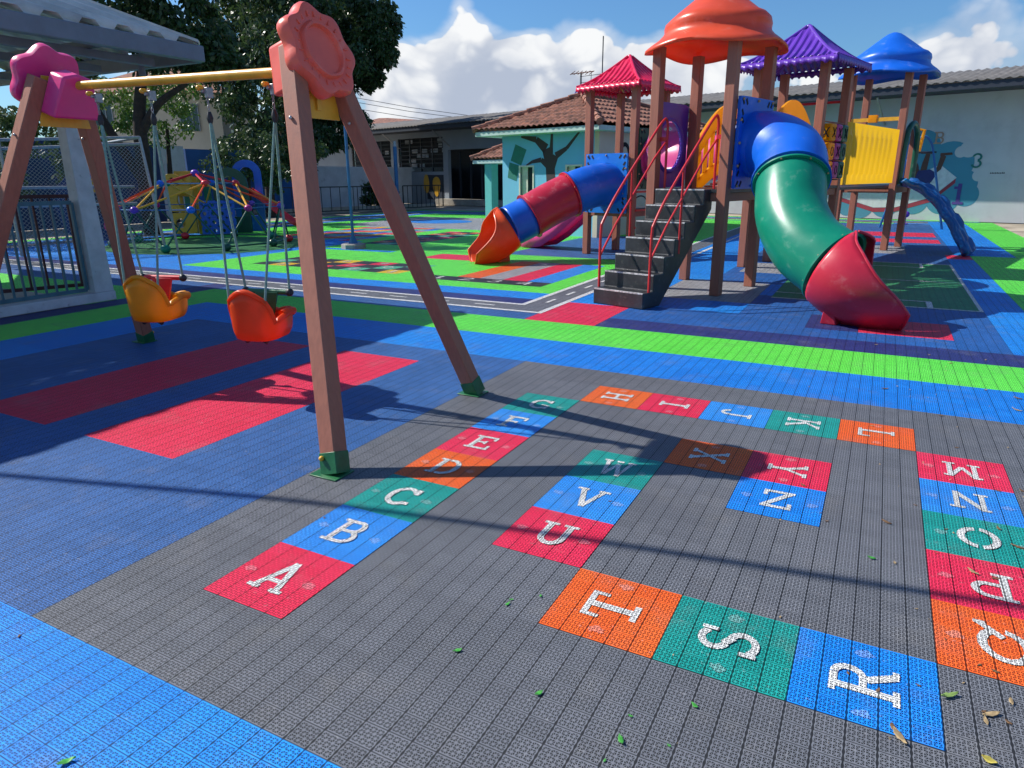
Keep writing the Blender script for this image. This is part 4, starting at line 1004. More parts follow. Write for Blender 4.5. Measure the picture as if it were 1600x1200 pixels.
ring_m(ol, 1.2, 1.0, .3, .28, .02, 100, 400); ring_m(ol, 2.2, .9, .35, .2, .02, 0, 300)
ol.add([hr(.6, .9, .001), hr(1.3, .9, .001), hr(1.35, 1.35, .001), hr(.75, 1.35, .001)], [(0, 1, 2, 3)])
ol.build('figure_mural', 'mural_black', ho, smooth=0)
# water tank and aerials seen over the tile roof
tk = thing('water_tank', 'blue water tank standing behind the clay tile roof', 'water tank', (-11.4, 33.0, 0))
MB().lathe([(.75, 4.6), (.80, 5.0), (.80, 5.55), (.70, 5.75), (.3, 5.85)], (-11.4, 33, 0), 20).build('tank', 'tank_blue', tk, True)
MB().box2((-11.9, 32.5, 0), (-10.9, 33.5, 4.6)).build('stand', 'concrete', tk, True)
an = thing('roof_aerial', 'bent television aerial above the red ribbed roof', 'aerial', (-9.8, 28.0, 0))
MB().tube([(-9.8, 28, 0), (-9.8, 28, 5.9)], .025, 6).build('mast', 'metal_dark', an, True)
am = MB().tube([(-10.2, 27.8, 5.85), (-9.3, 28.2, 5.95)], .02, 6)
for k in range(6):
    x = -10.15+k*.15; am.tube([(x, 27.6+k*.06, 5.8), (x+.02, 28.1+k*.06, 6.0)], .014, 5)
am.build('aerial_bars', 'brick_far', an, True)
an2 = thing('radio_mast', 'thin radio mast with crossbars behind the blue water tank', 'mast', (-11.2, 34.2, 0))
MB().tube([(-11.2, 34.2, 0), (-11.2, 34.2, 8.4)], .03, 6).build('mast', 'metal_dark', an2, True)
a2 = MB()
for z in (6.0, 6.3, 6.6): a2.tube([(-12.4, 34.2, z), (-10.2, 34.2, z+.1)], .015, 5)
for k in range(4): a2.tube([(-12.4+k*.6, 34.2, 5.7), (-12.4+k*.6, 34.2, 6.8)], .015, 5)
a2.build('crossbars', 'metal_dark', an2, True)

# ------------------------------------------------------------------ school building behind everything
SB = V((6.826, 28.72, 0)); sr = radians(164.6); sx_ = V((cos(sr), sin(sr), 0)); sy_ = V((-sin(sr), cos(sr), 0))  # sx_: along wall to the left; camera side is +sy_? 
# local frame: x along the wall towards the left of the picture, y towards the camera
sch = thing('school_building', 'long low grey school building with corrugated roof and story book mural', 'school building', tuple(SB), sr)
sw0, sw1 = -22, 52; WH = 4.44
# openings along the wall (local x, z)
ops = [(22.0, 30.2, .28, 3.3), (30.65, 35.2, 2.0, 4.1), (36.0, 40.6, 2.0, 4.05)]
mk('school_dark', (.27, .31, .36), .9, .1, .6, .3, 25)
wl = MB()
def bx2(mb, a0, a1, z0, z1, y0=-.25, y1=0): mb.box2((a0, y0, z0), (a1, y1, z1))
a = 17
bx2(wl, sw0, 17, 0, WH); wl.build('wall', 'school_wall', sch, smooth=0, label='pale wall with the story book mural'); wl = MB()
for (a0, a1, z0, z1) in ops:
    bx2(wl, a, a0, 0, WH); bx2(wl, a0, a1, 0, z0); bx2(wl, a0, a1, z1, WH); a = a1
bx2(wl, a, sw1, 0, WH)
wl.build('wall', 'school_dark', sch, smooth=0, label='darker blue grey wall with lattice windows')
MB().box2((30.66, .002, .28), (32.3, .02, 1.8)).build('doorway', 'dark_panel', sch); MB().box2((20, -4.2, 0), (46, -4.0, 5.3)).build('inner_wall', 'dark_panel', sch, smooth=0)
# corrugated roof
rf = MB(); n = int((sw1-sw0)/.09); 
for row, (y, z) in enumerate(((1.68, 4.68), (-2.8, 5.5), (-8.0, 5.3))):
    for i in range(n+1):
        x = sw0+(sw1-sw0)*i/n; rf.v.append(V((x, y, z+.03*sin(2*pi*x/.30))))
for r in range(2):
    for i in range(n): a = r*(n+1)+i; rf.f.append((a, a+1, a+n+2, a+n+1))
rf.build('roof', 'roof_fibre', sch, solid=.03, smooth=60)
MB().box2((sw0, 1.50, 4.42), (sw1, 1.62, 4.645)).build('eave_beam', 'dark_panel', sch)
MB().box2((sw0, -.25, 4.445), (sw1, 1.495, 4.50)).build('soffit', 'dark_panel', sch)
for k in range(-20, 50, 5):
    MB().tube([(k, .02, 3.5), (k, 1.4, 4.4)], .04, 6).build('eave_strut', 'metal_galv', sch)
# lattice windows
for (a0, a1, z0, z1) in ops[1:]:
    w_ = MB(); 
    for k in range(int((a1-a0)/.95)+1): x = a0+(a1-a0)*k/int((a1-a0)/.95); w_.box2((x-.04, -.16, z0), (x+.04, -.08, z1))
    for k in range(9): z = z0+(z1-z0)*k/8; w_.box2((a0, -.14, z-.02), (a1, -.10, z+.02))
    wf = w_.build('window', 'metal_dark', sch)
    random.seed(int(a0))
    for k in range(14):
        x = random.uniform(a0+.3, a1-.9); z = z0+.3*random.randint(0, 7); MB().box2((x, -.50-.01*k, z), (x+random.uniform(.3, .8), -.49-.01*k, z+.24)).build('pane', 'school_wall', wf)
# dark doorway with curtains and two painted animals
dr = MB()
for k in range(9): x = 22+k*1.0; dr.box2((x-.05, -.9, .35), (x+.05, -.8, 3.15))
dr.build('door_bars', 'dark_panel', sch)
MB().prism([(.35+.36*sin(2*pi*k/20)*(1-.35*cos(2*pi*k/20)), .62-.62*cos(2*pi*k/20)) for k in range(20)], (31.0, .03, .45), (1, 0, 0), (0, 0, 1), .03).build('wall_cutout', 'plastic_mustard', sch, label='yellow pear shaped cutout')
MB().prism([(.25+.28*sin(2*pi*k/16), .6-.6*cos(2*pi*k/16)) for k in range(16)], (32.1, .03, .65), (1, 0, 0), (0, 0, 1), .03).build('wall_cutout', 'plastic_mustard', sch)
MB().prism([(0, 0), (1.1, 0), (1.2, 1.1), (.8, 1.5), (.2, 1.3)], (22.6, -.6, .45), (1, 0, 0), (0, 0, 1), .03).build('wall_cutout', 'plastic_mustard', sch)
MB().prism([(0, 0), (.8, 0), (.7, .5), (.2, .6)], (22.8, -.55, 1.8), (1, 0, 0), (0, 0, 1), .03).build('wall_cutout', 'plastic_red', sch)
MB().box2((20, .05, 0), (30.5, .9, .35)).build('step', 'concrete', sch)
# mural on the right-hand wall. mural coordinates: a grows to the RIGHT of the picture
def mw(a, z, off): return V((-a, .004+off, z))
def poly(mb, pts_, off=0): mb.add([mw(a, z, off) for a, z in pts_], [tuple(range(len(pts_)))])
def circ(cx, cz, r, n=24): return [(cx+r*cos(2*pi*k/n), cz+r*sin(2*pi*k/n)) for k in range(n)]
MUR = []
cl = MB()
for k, (x, z, r) in enumerate(((-3.6, 2.65, .62), (-2.6, 2.05, .78), (-2.1, 1.35, .50), (-1.92, .95, .42), (-3.1, 1.6, 1.0), (-2.65, .78, .55), (-4.6, .55, .5), (-5.5, .48, .5), (-6.0, .42, .35), (-3.6, .7, .5))): poly(cl, circ(x, z, r), k*.0003)
cl.build('cloud_mural', 'mural_teal', sch, smooth=0)
for cc_ in (((-2.05, 2.55, .30), (-1.75, 2.45, .22), (-2.3, 2.45, .2)), ((-1.35, 1.75, .28), (-1.05, 1.62, .2), (-1.62, 1.62, .2))):
    c2 = MB()
    for k, (x, z, r) in enumerate(cc_): poly(c2, circ(x, z, r), .004+k*.0003)
    c2.build('cloud_mural', 'school_wall', sch, smooth=0)
bkm = MB(); poly(bkm, [(-6.5, .85), (-6.3, 1.15), (-5.6, 1.25), (-4.9, .95), (-4.3, 1.3), (-3.6, 1.65), (-2.9, 2.02), (-2.3, 1.55), (-3.0, .85), (-4.2, .45), (-5.0, .42), (-5.6, .6)], .006)
bkm.build('book_mural', 'mural_white', sch, smooth=0)
b3 = MB(); poly(b3, [(-6.5, .84), (-5.6, .59), (-5.0, .41), (-4.2, .44), (-3.0, .84), (-2.32, 1.52), (-2.32, 1.36), (-3.0, .68), (-4.2, .28), (-5.0, .25), (-5.6, .43), (-6.5, .70)], .0085); b3.build('book_cover_mural', 'mural_red', sch, smooth=0)
fg_ = MB(); poly(fg_, circ(-3.95, 1.85, .36), .010); poly(fg_, circ(-4.0, 1.45, .38), .0105); poly(fg_, circ(-3.8, 1.65, .3), .0108)
poly(fg_, [(-3.55, 1.7), (-3.32, 1.8), (-3.28, 2.42), (-3.42, 2.45), (-3.5, 2.1)], .011); poly(fg_, [(-3.1, 1.6), (-2.85, 1.85), (-2.75, 2.3), (-2.92, 2.4), (-2.98, 2.0)], .0113)
poly(fg_, [(-3.6, 2.42), (-3.15, 2.40), (-3.15, 2.48), (-3.6, 2.50)], .012); poly(fg_, [(-2.95, 2.32), (-2.55, 2.36), (-2.58, 2.44), (-2.95, 2.42)], .0123); fg_.build('figure_mural', 'mural_skin', sch, smooth=0)
f2 = MB(); poly(f2, [(-3.75, 1.25), (-3.6, 1.8), (-3.2, 1.85), (-2.95, 1.7), (-3.1, 1.4), (-3.4, 1.05)], .013); f2.build('figure_mural', 'mural_navy', sch, smooth=0)
for ch, a_, z_, h_, m_ in (('B', -3.06, 2.96, .42, 'mural_tan'), ('3', -1.75, 2.14, .52, 'mural_dteal'), ('1', -2.14, .97, .74, 'mural_purple')):
    gl = MB()
    for k, p_ in enumerate(L[ch]): gl.add([mw(a_+(x-.5)*h_*.85, z_+(y-.5)*h_, .015+k*.0002) for x, y in p_], [(0, 1, 2, 3)])
    gl.build('painted_symbol', m_, sch, smooth=0)
wd = MB(); random.seed(3)
for k in range(9): x = -1.29+k*.05; wd.add([mw(x, 1.68, .006), mw(x+.035, 1.68, .006), mw(x+.035, 1.72+random.uniform(0, .02), .006), mw(x, 1.72, .006)], [(0, 1, 2, 3)])
wd.build('signature', 'mural_black', sch, smooth=0)

# ------------------------------------------------------------------ shelter with gate at the left
sh = thing('shelter_roof', 'corrugated metal shelter roof on a stained white pillar beside the swings', 'shelter', (-7.5, 4.1, 0))
# curb, pillar
MB().box2((-7.62, -6, 0), (-7.38, 4.5, .13)).build('curb', 'pillar_white', sh, True, bevel=.01)
pl = MB().add([(-7.62, 4.20, .13), (-7.38, 4.20, .13), (-7.38, 4.48, .13), (-7.62, 4.48, .13), (-7.60, 4.22, 3.25), (-7.42, 4.22, 3.25), (-7.42, 4.40, 3.25), (-7.60, 4.40, 3.25)], [(3, 2, 1, 0), (4, 5, 6, 7), (0, 1, 5, 4), (1, 2, 6, 5), (2, 3, 7, 6), (3, 0, 4, 7)])
pl.build('pillar', 'pillar_white', sh, True, bevel=.01)
# hip corner roof: eaves at x=-5.9 and y=5.2
zE = 3.22; zR = 5.0
rfm = MB()
def slope(P0, P1, P2, P3, p=.42, sub_=8):
    """corrugated slope P0-P1 eave, P3-P2 top"""
    P0, P1, P2, P3 = map(V, (P0, P1, P2, P3)); Lh = (P1-P0).length; n = max(4, int(Lh/p*sub_)); o = len(rfm.v)
    for a_, b_ in ((P0, P1), (P3, P2)):
        for i in range(n+1):
            q_ = a_.lerp(b_, i/n); w_ = (i/sub_) % 1.0; rfm.v.append(q_+V((0, 0, .07 if w_ < .4 else 0)))
    for i in range(n): rfm.f.append((o+i, o+i+1, o+n+2+i, o+n+1+i))
slope((-5.98, -8, zE+.16), (-5.98, 5.3, zE+.16), (-9.4, 1.7, zR), (-9.4, -8, zR))
slope((-5.98, 5.32, zE+.16), (-16, 5.32, zE+.16), (-12.5, 1.72, zR), (-9.4, 1.72, zR))
slope((-14.5, -8, zE+.16), (-14.5, 5.3, zE+.16), (-9.42, 1.71, zR), (-9.42, -8, zR))
rfm.build('roof_sheets', 'shelter_metal', sh, True, solid=.01, smooth=20)
slope((-9.42, -8, zR), (-9.42, 1.7, zR), (-13.4, 1.7, zE), (-13.4, -8, zE)) if False else None
MB().beam((-5.96, 5.32, zE+.19), (-9.4, 1.7, zR+.06), .03, .26).build('hip_cap', 'shelter_metal', sh, True)
gt = MB().box2((-6.01, -8, zE-.05), (-5.90, 5.34, zE+.15)).box2((-16, 5.28, zE-.05), (-6.01, 5.38, zE+.15)); gt.build('gutter', 'gutter', sh, True, bevel=.015)
tr_ = MB()
for y in (-6, -4, -2, 0, 2, 4.06): tr_.box2((-12, y-.04, 3.2), (-5.95, y+.04, 3.28)); tr_.beam((-5.98, y, 3.27), (-9.3, y, 4.9), .07, .05)
for x in (-6.4, -7.52, -9.4, -11.5): tr_.box2((x-.05, -8, 3.1), (x+.05, 4.9, 3.19))
tr_.build('roof_frame', 'gutter', sh, True)
MB().tube([(-6.9, 5.1, 3.3), (-6.9, 5.1, 3.05)], .05, 10).build('downpipe', 'gutter', sh, True)
# gates
def gate(name, label, a, b, z0, z1, mat, n, horiz=(), group=None, tw=.025):
    a, b = V(a), V(b); t = thing(name, label, 'gate' if 'gate' in name else 'railing', tuple(a), 0, group)
    fr = MB()
    for z in (z0, z1): fr.beam((a.x, a.y, z), (b.x, b.y, z), .05, .04)
    fr.beam((a.x, a.y, z0), (a.x, a.y, z1), .04, .05); fr.beam((b.x, b.y, z0), (b.x, b.y, z1), .04, .05)
    fr.build('frame', mat, t, True)
    for k in range(1, n): p_ = a.lerp(b, k/n); MB().beam((p_.x, p_.y, z0+.02), (p_.x, p_.y, z1-.02), tw, tw).build('bar', mat, t, True)
    return t
gate('gate', 'pale blue barred gate between the curb and the white pillar', (-7.5, 4.16, 0), (-7.5, 2.4, 0), .18, 1.38, 'gate_blue', 13)
gate('gate', 'dark maroon barred gate behind the pale blue gate', (-8.1, 4.7, 0), (-9.3, 2.0, 0), .16, 1.45, 'gate_maroon', 14)
cs_ = thing('shelter_floor', 'x', 'x') if False else None
sf_ = MB().box2((-14, -8, -.025), (-7.62, 4.3, .012)); tag(sf_.build('shelter_pavement', 'concrete', smooth=0), kind='structure')

# pipe goal frame with netting
pf = thing('net_fence', 'tall galvanised pipe frame with chain link netting behind the shelter', 'fence', (-14.0, 9.6, 0))
fp = MB()
for a, b in (((-14.9, 7.2, 0), (-14.9, 7.2, 2.5)), ((-13.6, 9.9, 0), (-13.95, 9.9, 2.65)), ((-15.4, 6.0, 2.45), (-13.95, 9.9, 2.65)), ((-15.4, 6.0, 2.25), (-13.95, 9.9, 2.5)), ((-13.95, 9.9, 2.65), (-16.5, 10.6, 2.6)), ((-16.5, 10.6, 0), (-16.5, 10.6, 2.6)), ((-16.4, 3.0, 2.42), (-15.4, 6.0, 2.45)), ((-15.6, 5.4, 1.5), (-14.0, 9.6, 1.5)), ((-15.6, 5.4, 1.1), (-14.0, 9.6, 1.1))):
    fp.tube([a, b], .035, 8)
pfo = fp.build('pipe_frame', 'metal_galv', pf, True)
nm = MB().add([(-15.6, 5.4, .05), (-13.75, 9.9, .05), (-13.95, 9.9, 2.5), (-15.6, 5.4, 2.3)], [(0, 1, 2, 3)]); nm.uv = [(0, 0), (6, 0), (6, 3), (0, 3)]
nm.build('netting', 'net', pf, True, smooth=0)

# ------------------------------------------------------------------ background toys, fence, walls
def playwall(name, label, cat, c, rz): return thing(name, label, cat, c, rz)
yp = playwall('climbing_wall', 'yellow plastic climbing wall with large round holes behind the dome', 'climbing wall', (-16.3, 12.6, 0), radians(35))
m = MB(); m.plate_hole(.72, .75, .19, (0, 0, 1.1), (1, 0, 0), (0, 0, 1), -.12, hc=(.08, -.05), n=24, ry=.24).plate_hole(.72, .62, .14, (0, 0, .38), (1, 0, 0), (0, 0, 1), -.12, hc=(-.1, 0), n=24)
for (x, z) in ((-.3, 1.65), (.3, 1.65)): m.plate_hole(.355, .33, .06, (x*.6, 0, 1.65), (1, 0, 0), (0, 0, 1), -.12, n=16)
m.build('panel', 'plastic_mustard', yp, bevel=.01)
bp = playwall('climbing_wall', 'blue plastic climbing wall with small holes behind the dome', 'climbing wall', (-15.6, 13.3, 0), radians(35))
m = MB()
for i in range(4):
    for j in range(4): m.plate_hole(.25, .25, .06, (-.40+.255*i, 0, .14+.255*j), (1, 0, 0), (0, 0, 1), -.1, n=16)
m.build('panel', 'plastic_blue', bp)
tt = thing('play_tower', 'small green, blue and yellow plastic play tower with arches and red slide under the trees', 'play tower', (-16.4, 13.85, 0), radians(38))
def archpanel(x, w, h, z0, mat, y=0, th=.12):
    m_ = MB(); o = 0; n = 16; out = []; inn_ = []
    r = w/2
    out = [(x-r, z0)]+[(x-r*cos(pi*k/n), z0+h-r+r*sin(pi*k/n)) for k in range(n+1)]+[(x+r, z0)]
    ri = r*.5; inn_ = [(x-ri, z0+.5)]+[(x-ri*cos(pi*k/n), z0+h-r+ri*sin(pi*k/n)) for k in range(n+1)]+[(x+ri, z0+.5)]
    for yy in (y, y+th):
        for p_ in out+inn_: m_.v.append(V((p_[0], yy, p_[1])))
    N_ = len(out)
    for i in range(N_-1):
        a_ = i; m_.f += [(a_, a_+1, N_+a_+1, N_+a_), (2*N_+a_+1, 2*N_+a_, 3*N_+a_, 3*N_+a_+1), (a_+1, a_, 2*N_+a_, 2*N_+a_+1), (N_+a_, N_+a_+1, 3*N_+a_+1, 3*N_+a_)]
    m_.box2((x-r, y+.001, z0-.0), (x+r, y+th-.001, z0+.495))
    return m_.build('arch_panel', mat, tt)
archpanel(.55, 1.05, 2.0, 0, 'plastic_dkgreen'); archpanel(.95, .9, 2.25, 0, 'plastic_blue', y=.7); archpanel(-.5, .8, 1.6, 0, 'plastic_green', y=.2)
MB().box2((-.95, -.45, 1.15), (-.30, -.02, 1.90)).box2((-.9, -.4, 0), (-.80, -.3, 1.15)).box2((-.45, -.4, 0), (-.35, -.3, 1.15)).build('turret', 'plastic_mustard', tt, bevel=.02)
rs = MB()
for i, (x, z) in enumerate(((1.1, 1.2), (1.4, 1.0), (1.85, .6), (2.3, .25), (2.6, .12))):
    for dy, dz in ((0, .18), (0, 0), (.5, 0), (.5, .18)): rs.v.append(V((x, .1+dy, z+dz)))
for i in range(4):
    for j in range(3): a = i*4+j; rs.f.append((a, a+1, a+5, a+4))
rs.build('slide', 'plastic_red', tt, solid=.04)
# dark railing along the far edge
for k, (a, b, lab) in enumerate((((-22.5, 19.6, 0), (-20.6, 25.2, 0), 'dark railing panel under the big tree'), ((-20.6, 25.2, 0), (-19.6, 27.8, 0), 'dark railing panel left of the blue pole'), ((-19.6, 28.2, 0), (-19.0, 31.0, 0), 'dark mesh railing gate in front of the school windows'))):
    t = gate('railing', lab, a, b, .15, 1.25, 'metal_dark', 12 if k < 2 else 9)
# low planter walls
wt = MB().box2((-40, 0, 0), (0, .2, .35))
tag(MB().beam((-23.5, 19.0, .14), (-19.6, 31, .14), .28, .35).build('low_kerb', 'concrete'), 'low concrete kerb along the far side of the coloured floor', 'kerb')
# boundary walls
def bwall(name, label, a, b, h, mat, th=.2):
    t = MB().beam((a[0], a[1], h/2), (b[0], b[1], h/2), h, th); o = t.build(name, mat, smooth=0); tag(o, label, 'wall'); return o
bwall('boundary_wall', 'dark blue boundary wall behind the net fence', (-24.0, 2.0), (-23.4, 17.2), 3.0, 'wall_navy')
bwall('boundary_wall', 'pale stained boundary wall behind the tree trunk', (-24.6, 17.3), (-24.7, 19.4), 3.0, 'wall_white')
bwall('boundary_wall', 'bright blue boundary wall between the tree trunks', (-24.7, 19.5), (-24.0, 26.0), 2.9, 'wall_blue')
bwall('boundary_wall', 'white boundary wall seen beside the front swing leg', (-27.0, 27.0), (-25.5, 42.0), 2.3, 'wall_white')
# colourful wall painting behind the netting
mp_ = MB(); random.seed(11)
blk = thing('painted_screen', 'blurred colourful painted board behind the netting', 'painted board', (-17.5, 11.0, 0))
for k, (dx, z, w_, h_, c) in enumerate(((0, .2, 1.0, 1.4, 'wall_navy'), (.15, 1.3, .5, .4, 'plastic_mustard'), (.0, .9, .35, .35, 'mural_red'), (.4, .6, .4, .9, 'mural_brown'), (.25, 1.7, .35, .25, 'wall_blue'), (-.1, 1.2, .25, .3, 'plastic_coral'), (.5, .2, .4, .4, 'plastic_rose'))):
    n = 12; pts_ = [(dx+w_/2*cos(2*pi*j/n)*(1 if k else 1.6), z+h_/2+h_/2*sin(2*pi*j/n)*(1 if k else 1.5)) for j in range(n)]
    MB().prism(pts_, (-17.3+k*.012, 10.4-k*.01, 0), (.36, .93, 0), (0, 0, 1), .01).build('painted_shape', c, blk, True)

# blue poles
for i, (x, y, h, base, lab) in enumerate(((-9.15, 11.85, 2.85, True, 'tall thin blue pole on a square concrete base on the green floor'), (-19.0, 26.9, 3.1, False, 'blue pole with silver tip in front of the lattice windows'))):
    t = thing('blue_pole', lab, 'pole', (x, y, 0))
    MB().tube([(x, y, .05), (x, y, h)], .035 if base else .09, 10).build('pole', 'metal_blue', t, True)
    if base:
        MB().lathe([(.30, 0), (.30, .10), (.26, .12)], (x, y, 0), 8).build('base', 'concrete', t, True); MB().lathe([(.12, .12), (.05, .30)], (x, y, 0), 10).build('collar', 'metal_blue', t, True)
    else: MB().lathe([(.09, h), (.05, h+.25)], (x, y, 0), 10).build('tip', 'metal_galv', t, True)

# far houses
fh = thing('far_house', 'beige two storey house with orange tile roof beyond the trees', 'house', (-33.7, 25.4, 0), radians(35))
MB().box2((-4, 0, 0), (3.2, 7, 6.2)).build('wall', 'far_wall', fh, smooth=0)
m = MB().add([(-4.6, -.6, 6.15), (3.8, -.6, 6.15), (3.8, 7.6, 6.15), (-4.6, 7.6, 6.15), (-1.5, 3.5, 7.9), (.7, 3.5, 7.9)], [(0, 1, 5, 4), (1, 2, 5), (2, 3, 4, 5), (3, 0, 4), (3, 2, 1, 0)]); m.build('roof', 'tile_roof', fh, smooth=0)
for (x, z) in ((-.9, 4.3), (1.5, 4.3), (-3, 4.3)):
    w_ = MB().box2((x-.5, -.06, z-.1), (x+.5, .02, z+1.3)).build('window', 'glass_dark', fh); g_ = MB()
    for k in range(4): g_.box2((x-.5+k*.33-.02, -.10, z-.1), (x-.5+k*.33+.02, -.061, z+1.3))
    g_.build('bars', 'metal_galv', w_)
MB().box2((.6, -.07, .3), (1.8, .02, 2.3)).build('door', 'glass_dark', fh)
fb = thing('brick_annexe', 'low red brick annexe right of the beige house', 'building', (-30.5, 29.5, 0), radians(35))
MB().box2((-1.5, 0, 0), (2.4, 3, 4.2)).build('wall', 'brick_far', fb, smooth=0)
fb2 = thing('far_tile_roof', 'distant house with an orange tile roof above the school roof', 'house', (-36, 58, 0), radians(20))
MB().box2((-9, 0, 0), (5, 8, 6.3)).build('wall', 'far_wall', fb2, smooth=0); MB().add([(-10, -1, 6.3), (6, -1, 6.3), (6, 9, 6.3), (-10, 9, 6.3), (-8, 4, 7.5), (-7, 4, 7.5)], [(0, 1, 5, 4), (1, 2, 5), (2, 3, 4, 5), (3, 0, 4), (3, 2, 1, 0)]).build('roof', 'tile_roof', fb2, smooth=0)

# small tube frame with hanging toys by the wall
bf = thing('toy_frame', 'blue bent tube frame with yellow handles beside the blue climber', 'play frame', (4.0, 24.5, 0))
MB().tube(catmull([(2.33, 24.5, 0), (2.63, 24.3, 1.34), (2.98, 24.3, 2.5), (3.10, 24.3, 2.74), (3.22, 24.3, 2.80), (3.34, 24.3, 2.72), (3.48, 24.3, 2.45), (3.72, 24.3, 1.5), (4.10, 24.5, 0)], 5), .035, 8).build('tube_frame', 'metal_blue', bf, True)
MB().tube([(2.98, 24.3, 2.33), (3.60, 24.3, 2.33)], .03, 6).build('cross_bar', 'metal_dark', bf, True)
MB().tube([(2.90, 24.2, 3.05), (3.22, 24.2, 2.96)], .035, 6).tube([(3.18, 24.2, 2.98), (3.12, 24.2, 2.36)], .045, 8).build('handle', 'plastic_yellow', bf, True)
chm = MB()
for k in range(26):
    c = V((2.95-.012*k, 24.15, 2.9-.065*k)); chm.tube([c+V((.018*cos(a*pi/4) if k % 2 else 0, 0 if k % 2 else .018*cos(a*pi/4), .042*sin(a*pi/4))) for a in range(8)], .008, 5, closed=True)
chm.build('chain', 'metal_galv', bf, True)
for (x, y, c, lab) in ((3.05, 24.6, 'green', 'lime green ball beside the far tower legs'), (3.75, 24.7, 'purple', 'purple ball beside the far tower legs')):
    t = MB().sphere((0, 0, 0), .12, 16); o = t.build('ball', 'plastic_purple' if c == 'purple' else TMG if False else ('leaf_bright' if False else ('plastic_purple' if c == 'purple' else 'plastic_lime')), None) if False else None
mk('plastic_lime', (.22, .75, .06), .4)
for (x, y, c, lab) in ((2.50, 26.4, 'plastic_lime', 'lime green ball on a short stand beside the far tower legs'), (3.1, 26.6, 'plastic_purple', 'purple ball on a short stand beside the far tower legs')):
    o = MB().sphere((0, 0, 0), .11, 16).lathe([(.10, -.34), (.10, -.31), (.02, -.29), (.02, -.05)], (0, 0, 0), 10).build('ball', c); o.location = (x, y, .34); tag(o, lab, 'ball')

# ------------------------------------------------------------------ trees
def leaves(mb, centers, n, size, droop=.3, elong=2.2):
    for _ in range(n):
        c, r = random.choice(centers)
        while True:
            d = V((random.gauss(0, 1), random.gauss(0, 1), random.gauss(0, 1)))
            if d.length > .01: break
        d.normalize(); rad = random.random()**.35
        p = V(c)+V((d.x*r[0], d.y*r[1], d.z*r[2]))*rad
        ax = V((random.uniform(-1, 1), random.uniform(-1, 1), random.uniform(-1, .35)-droop)).normalized()
        sd_ = ax.cross(V((random.uniform(-1, 1), random.uniform(-1, 1), random.uniform(-1, 1)))).normalized()
        s = size*random.uniform(.6, 1.3); w_ = s/elong/2
        mb.add([p, p+ax*s*.5+sd_*w_, p+ax*s, p+ax*s*.5-sd_*w_], [(0, 1, 2, 3)])
def tree(name, label, base, trunk, blobs, n, size, leafm, group=None, droop=.4):
    t = thing(name, label, 'tree', base, 0, group)
    tm = MB()
    for P_, r_ in trunk:
        P_ = catmull([V(base)+V(q_) for q_ in P_], 4); N_ = len(P_); tm.tube(P_, 1, 9, rad=[r_[0]+(r_[1]-r_[0])*i/(N_-1) for i in range(N_)])
    tm.build('trunk', 'bark', t, True, smooth=60)
    cs_ = []
    for (c, r) in blobs:
        c = V(base)+V(c)
        for k in range(26):   # many sub-clumps on the blob surface give an uneven outline
            d = V((random.gauss(0, 1), random.gauss(0, 1), random.gauss(0, 1))).normalized(); rr__ = random.uniform(.55, 1.0)
            q_ = random.uniform(.16, .34); cs_.append((c+V((d.x*r[0], d.y*r[1], d.z*r[2]))*rr__, (r[0]*q_, r[1]*q_, r[2]*q_)))
    lm_ = MB(); leaves(lm_, cs_, n, size, droop)
    lm_.build('crown', leafm, t, True, smooth=0)
    return t
random.seed(21)
tree('mango_tree', 'large dark green mango tree behind the front swing frame', (-25.4, 27.3, 0), [([(0, 0, 0), (.2, .1, 2.4), (0, 0, 4.8), (-.4, .1, 7.4)], (.42, .22)), ([(.1, 0, 3.5), (1.2, .3, 5.4), (2.4, .5, 7.0)], (.2, .1)), ([(0, 0, 3.8), (-1.2, -.2, 5.7), (-2.4, -.3, 7.0)], (.2, .1))],
     [((.27, 0, 8.1), (4.4, 3.6, 3.5)), ((2.1, .8, 6.5), (2.5, 2.4, 2.9)), ((-2.7, -.8, 7.0), (2.7, 2.7, 3.0)), ((.27, 0, 11), (3.2, 3.0, 2.4)), ((1.1, .4, 4.3), (2.4, 1.9, 1.5)), ((-1.4, -.4, 3.0), (2.0, 1.6, 1.6)), ((3.5, 1.6, 8.6), (1.6, 1.6, 2.1))], 60000, .27, 'leaf_mango')
tree('mango_tree', 'dark forked tree trunk with crown over the shelter roof', (-17.95, 12.7, 0), [([(0, 0, 0), (.05, 0, 2.0), (.1, .05, 3.4), (.3, .3, 5.0)], (.27, .14)), ([(.05, 0, 2.9), (.7, .3, 3.8), (1.5, .8, 4.4)], (.15, .07)), ([(-.05, 0, 1.6), (-.8, -.3, 3.0), (-1.6, -.6, 4.6)], (.17, .09))],
     [((-.3, -.2, 6.7), (2.6, 2.4, 1.8)), ((1.4, .8, 6.0), (1.7, 1.5, 1.4)), ((-2.4, -.6, 5.8), (1.8, 1.8, 1.7)), ((0, 0, 8.3), (2.4, 2.2, 1.4)), ((2.2, 1.1, 5.0), (.9, .8, .5))], 34000, .21, 'leaf_mango')
tree('mango_tree', 'dark tree leaning behind the yellow play panels', (-22.0, 21.5, 0), [([(0, 0, 0), (.1, 0, 2.4), (0, .2, 4.5)], (.22, .12))], [((0, 0, 4.2), (2.0, 1.8, 1.8)), ((.4, .3, 6.0), (1.7, 1.6, 1.6)), ((-.2, 1.6, 3.0), (1.6, 1.6, 1.3))], 12000, .24, 'leaf_mango')
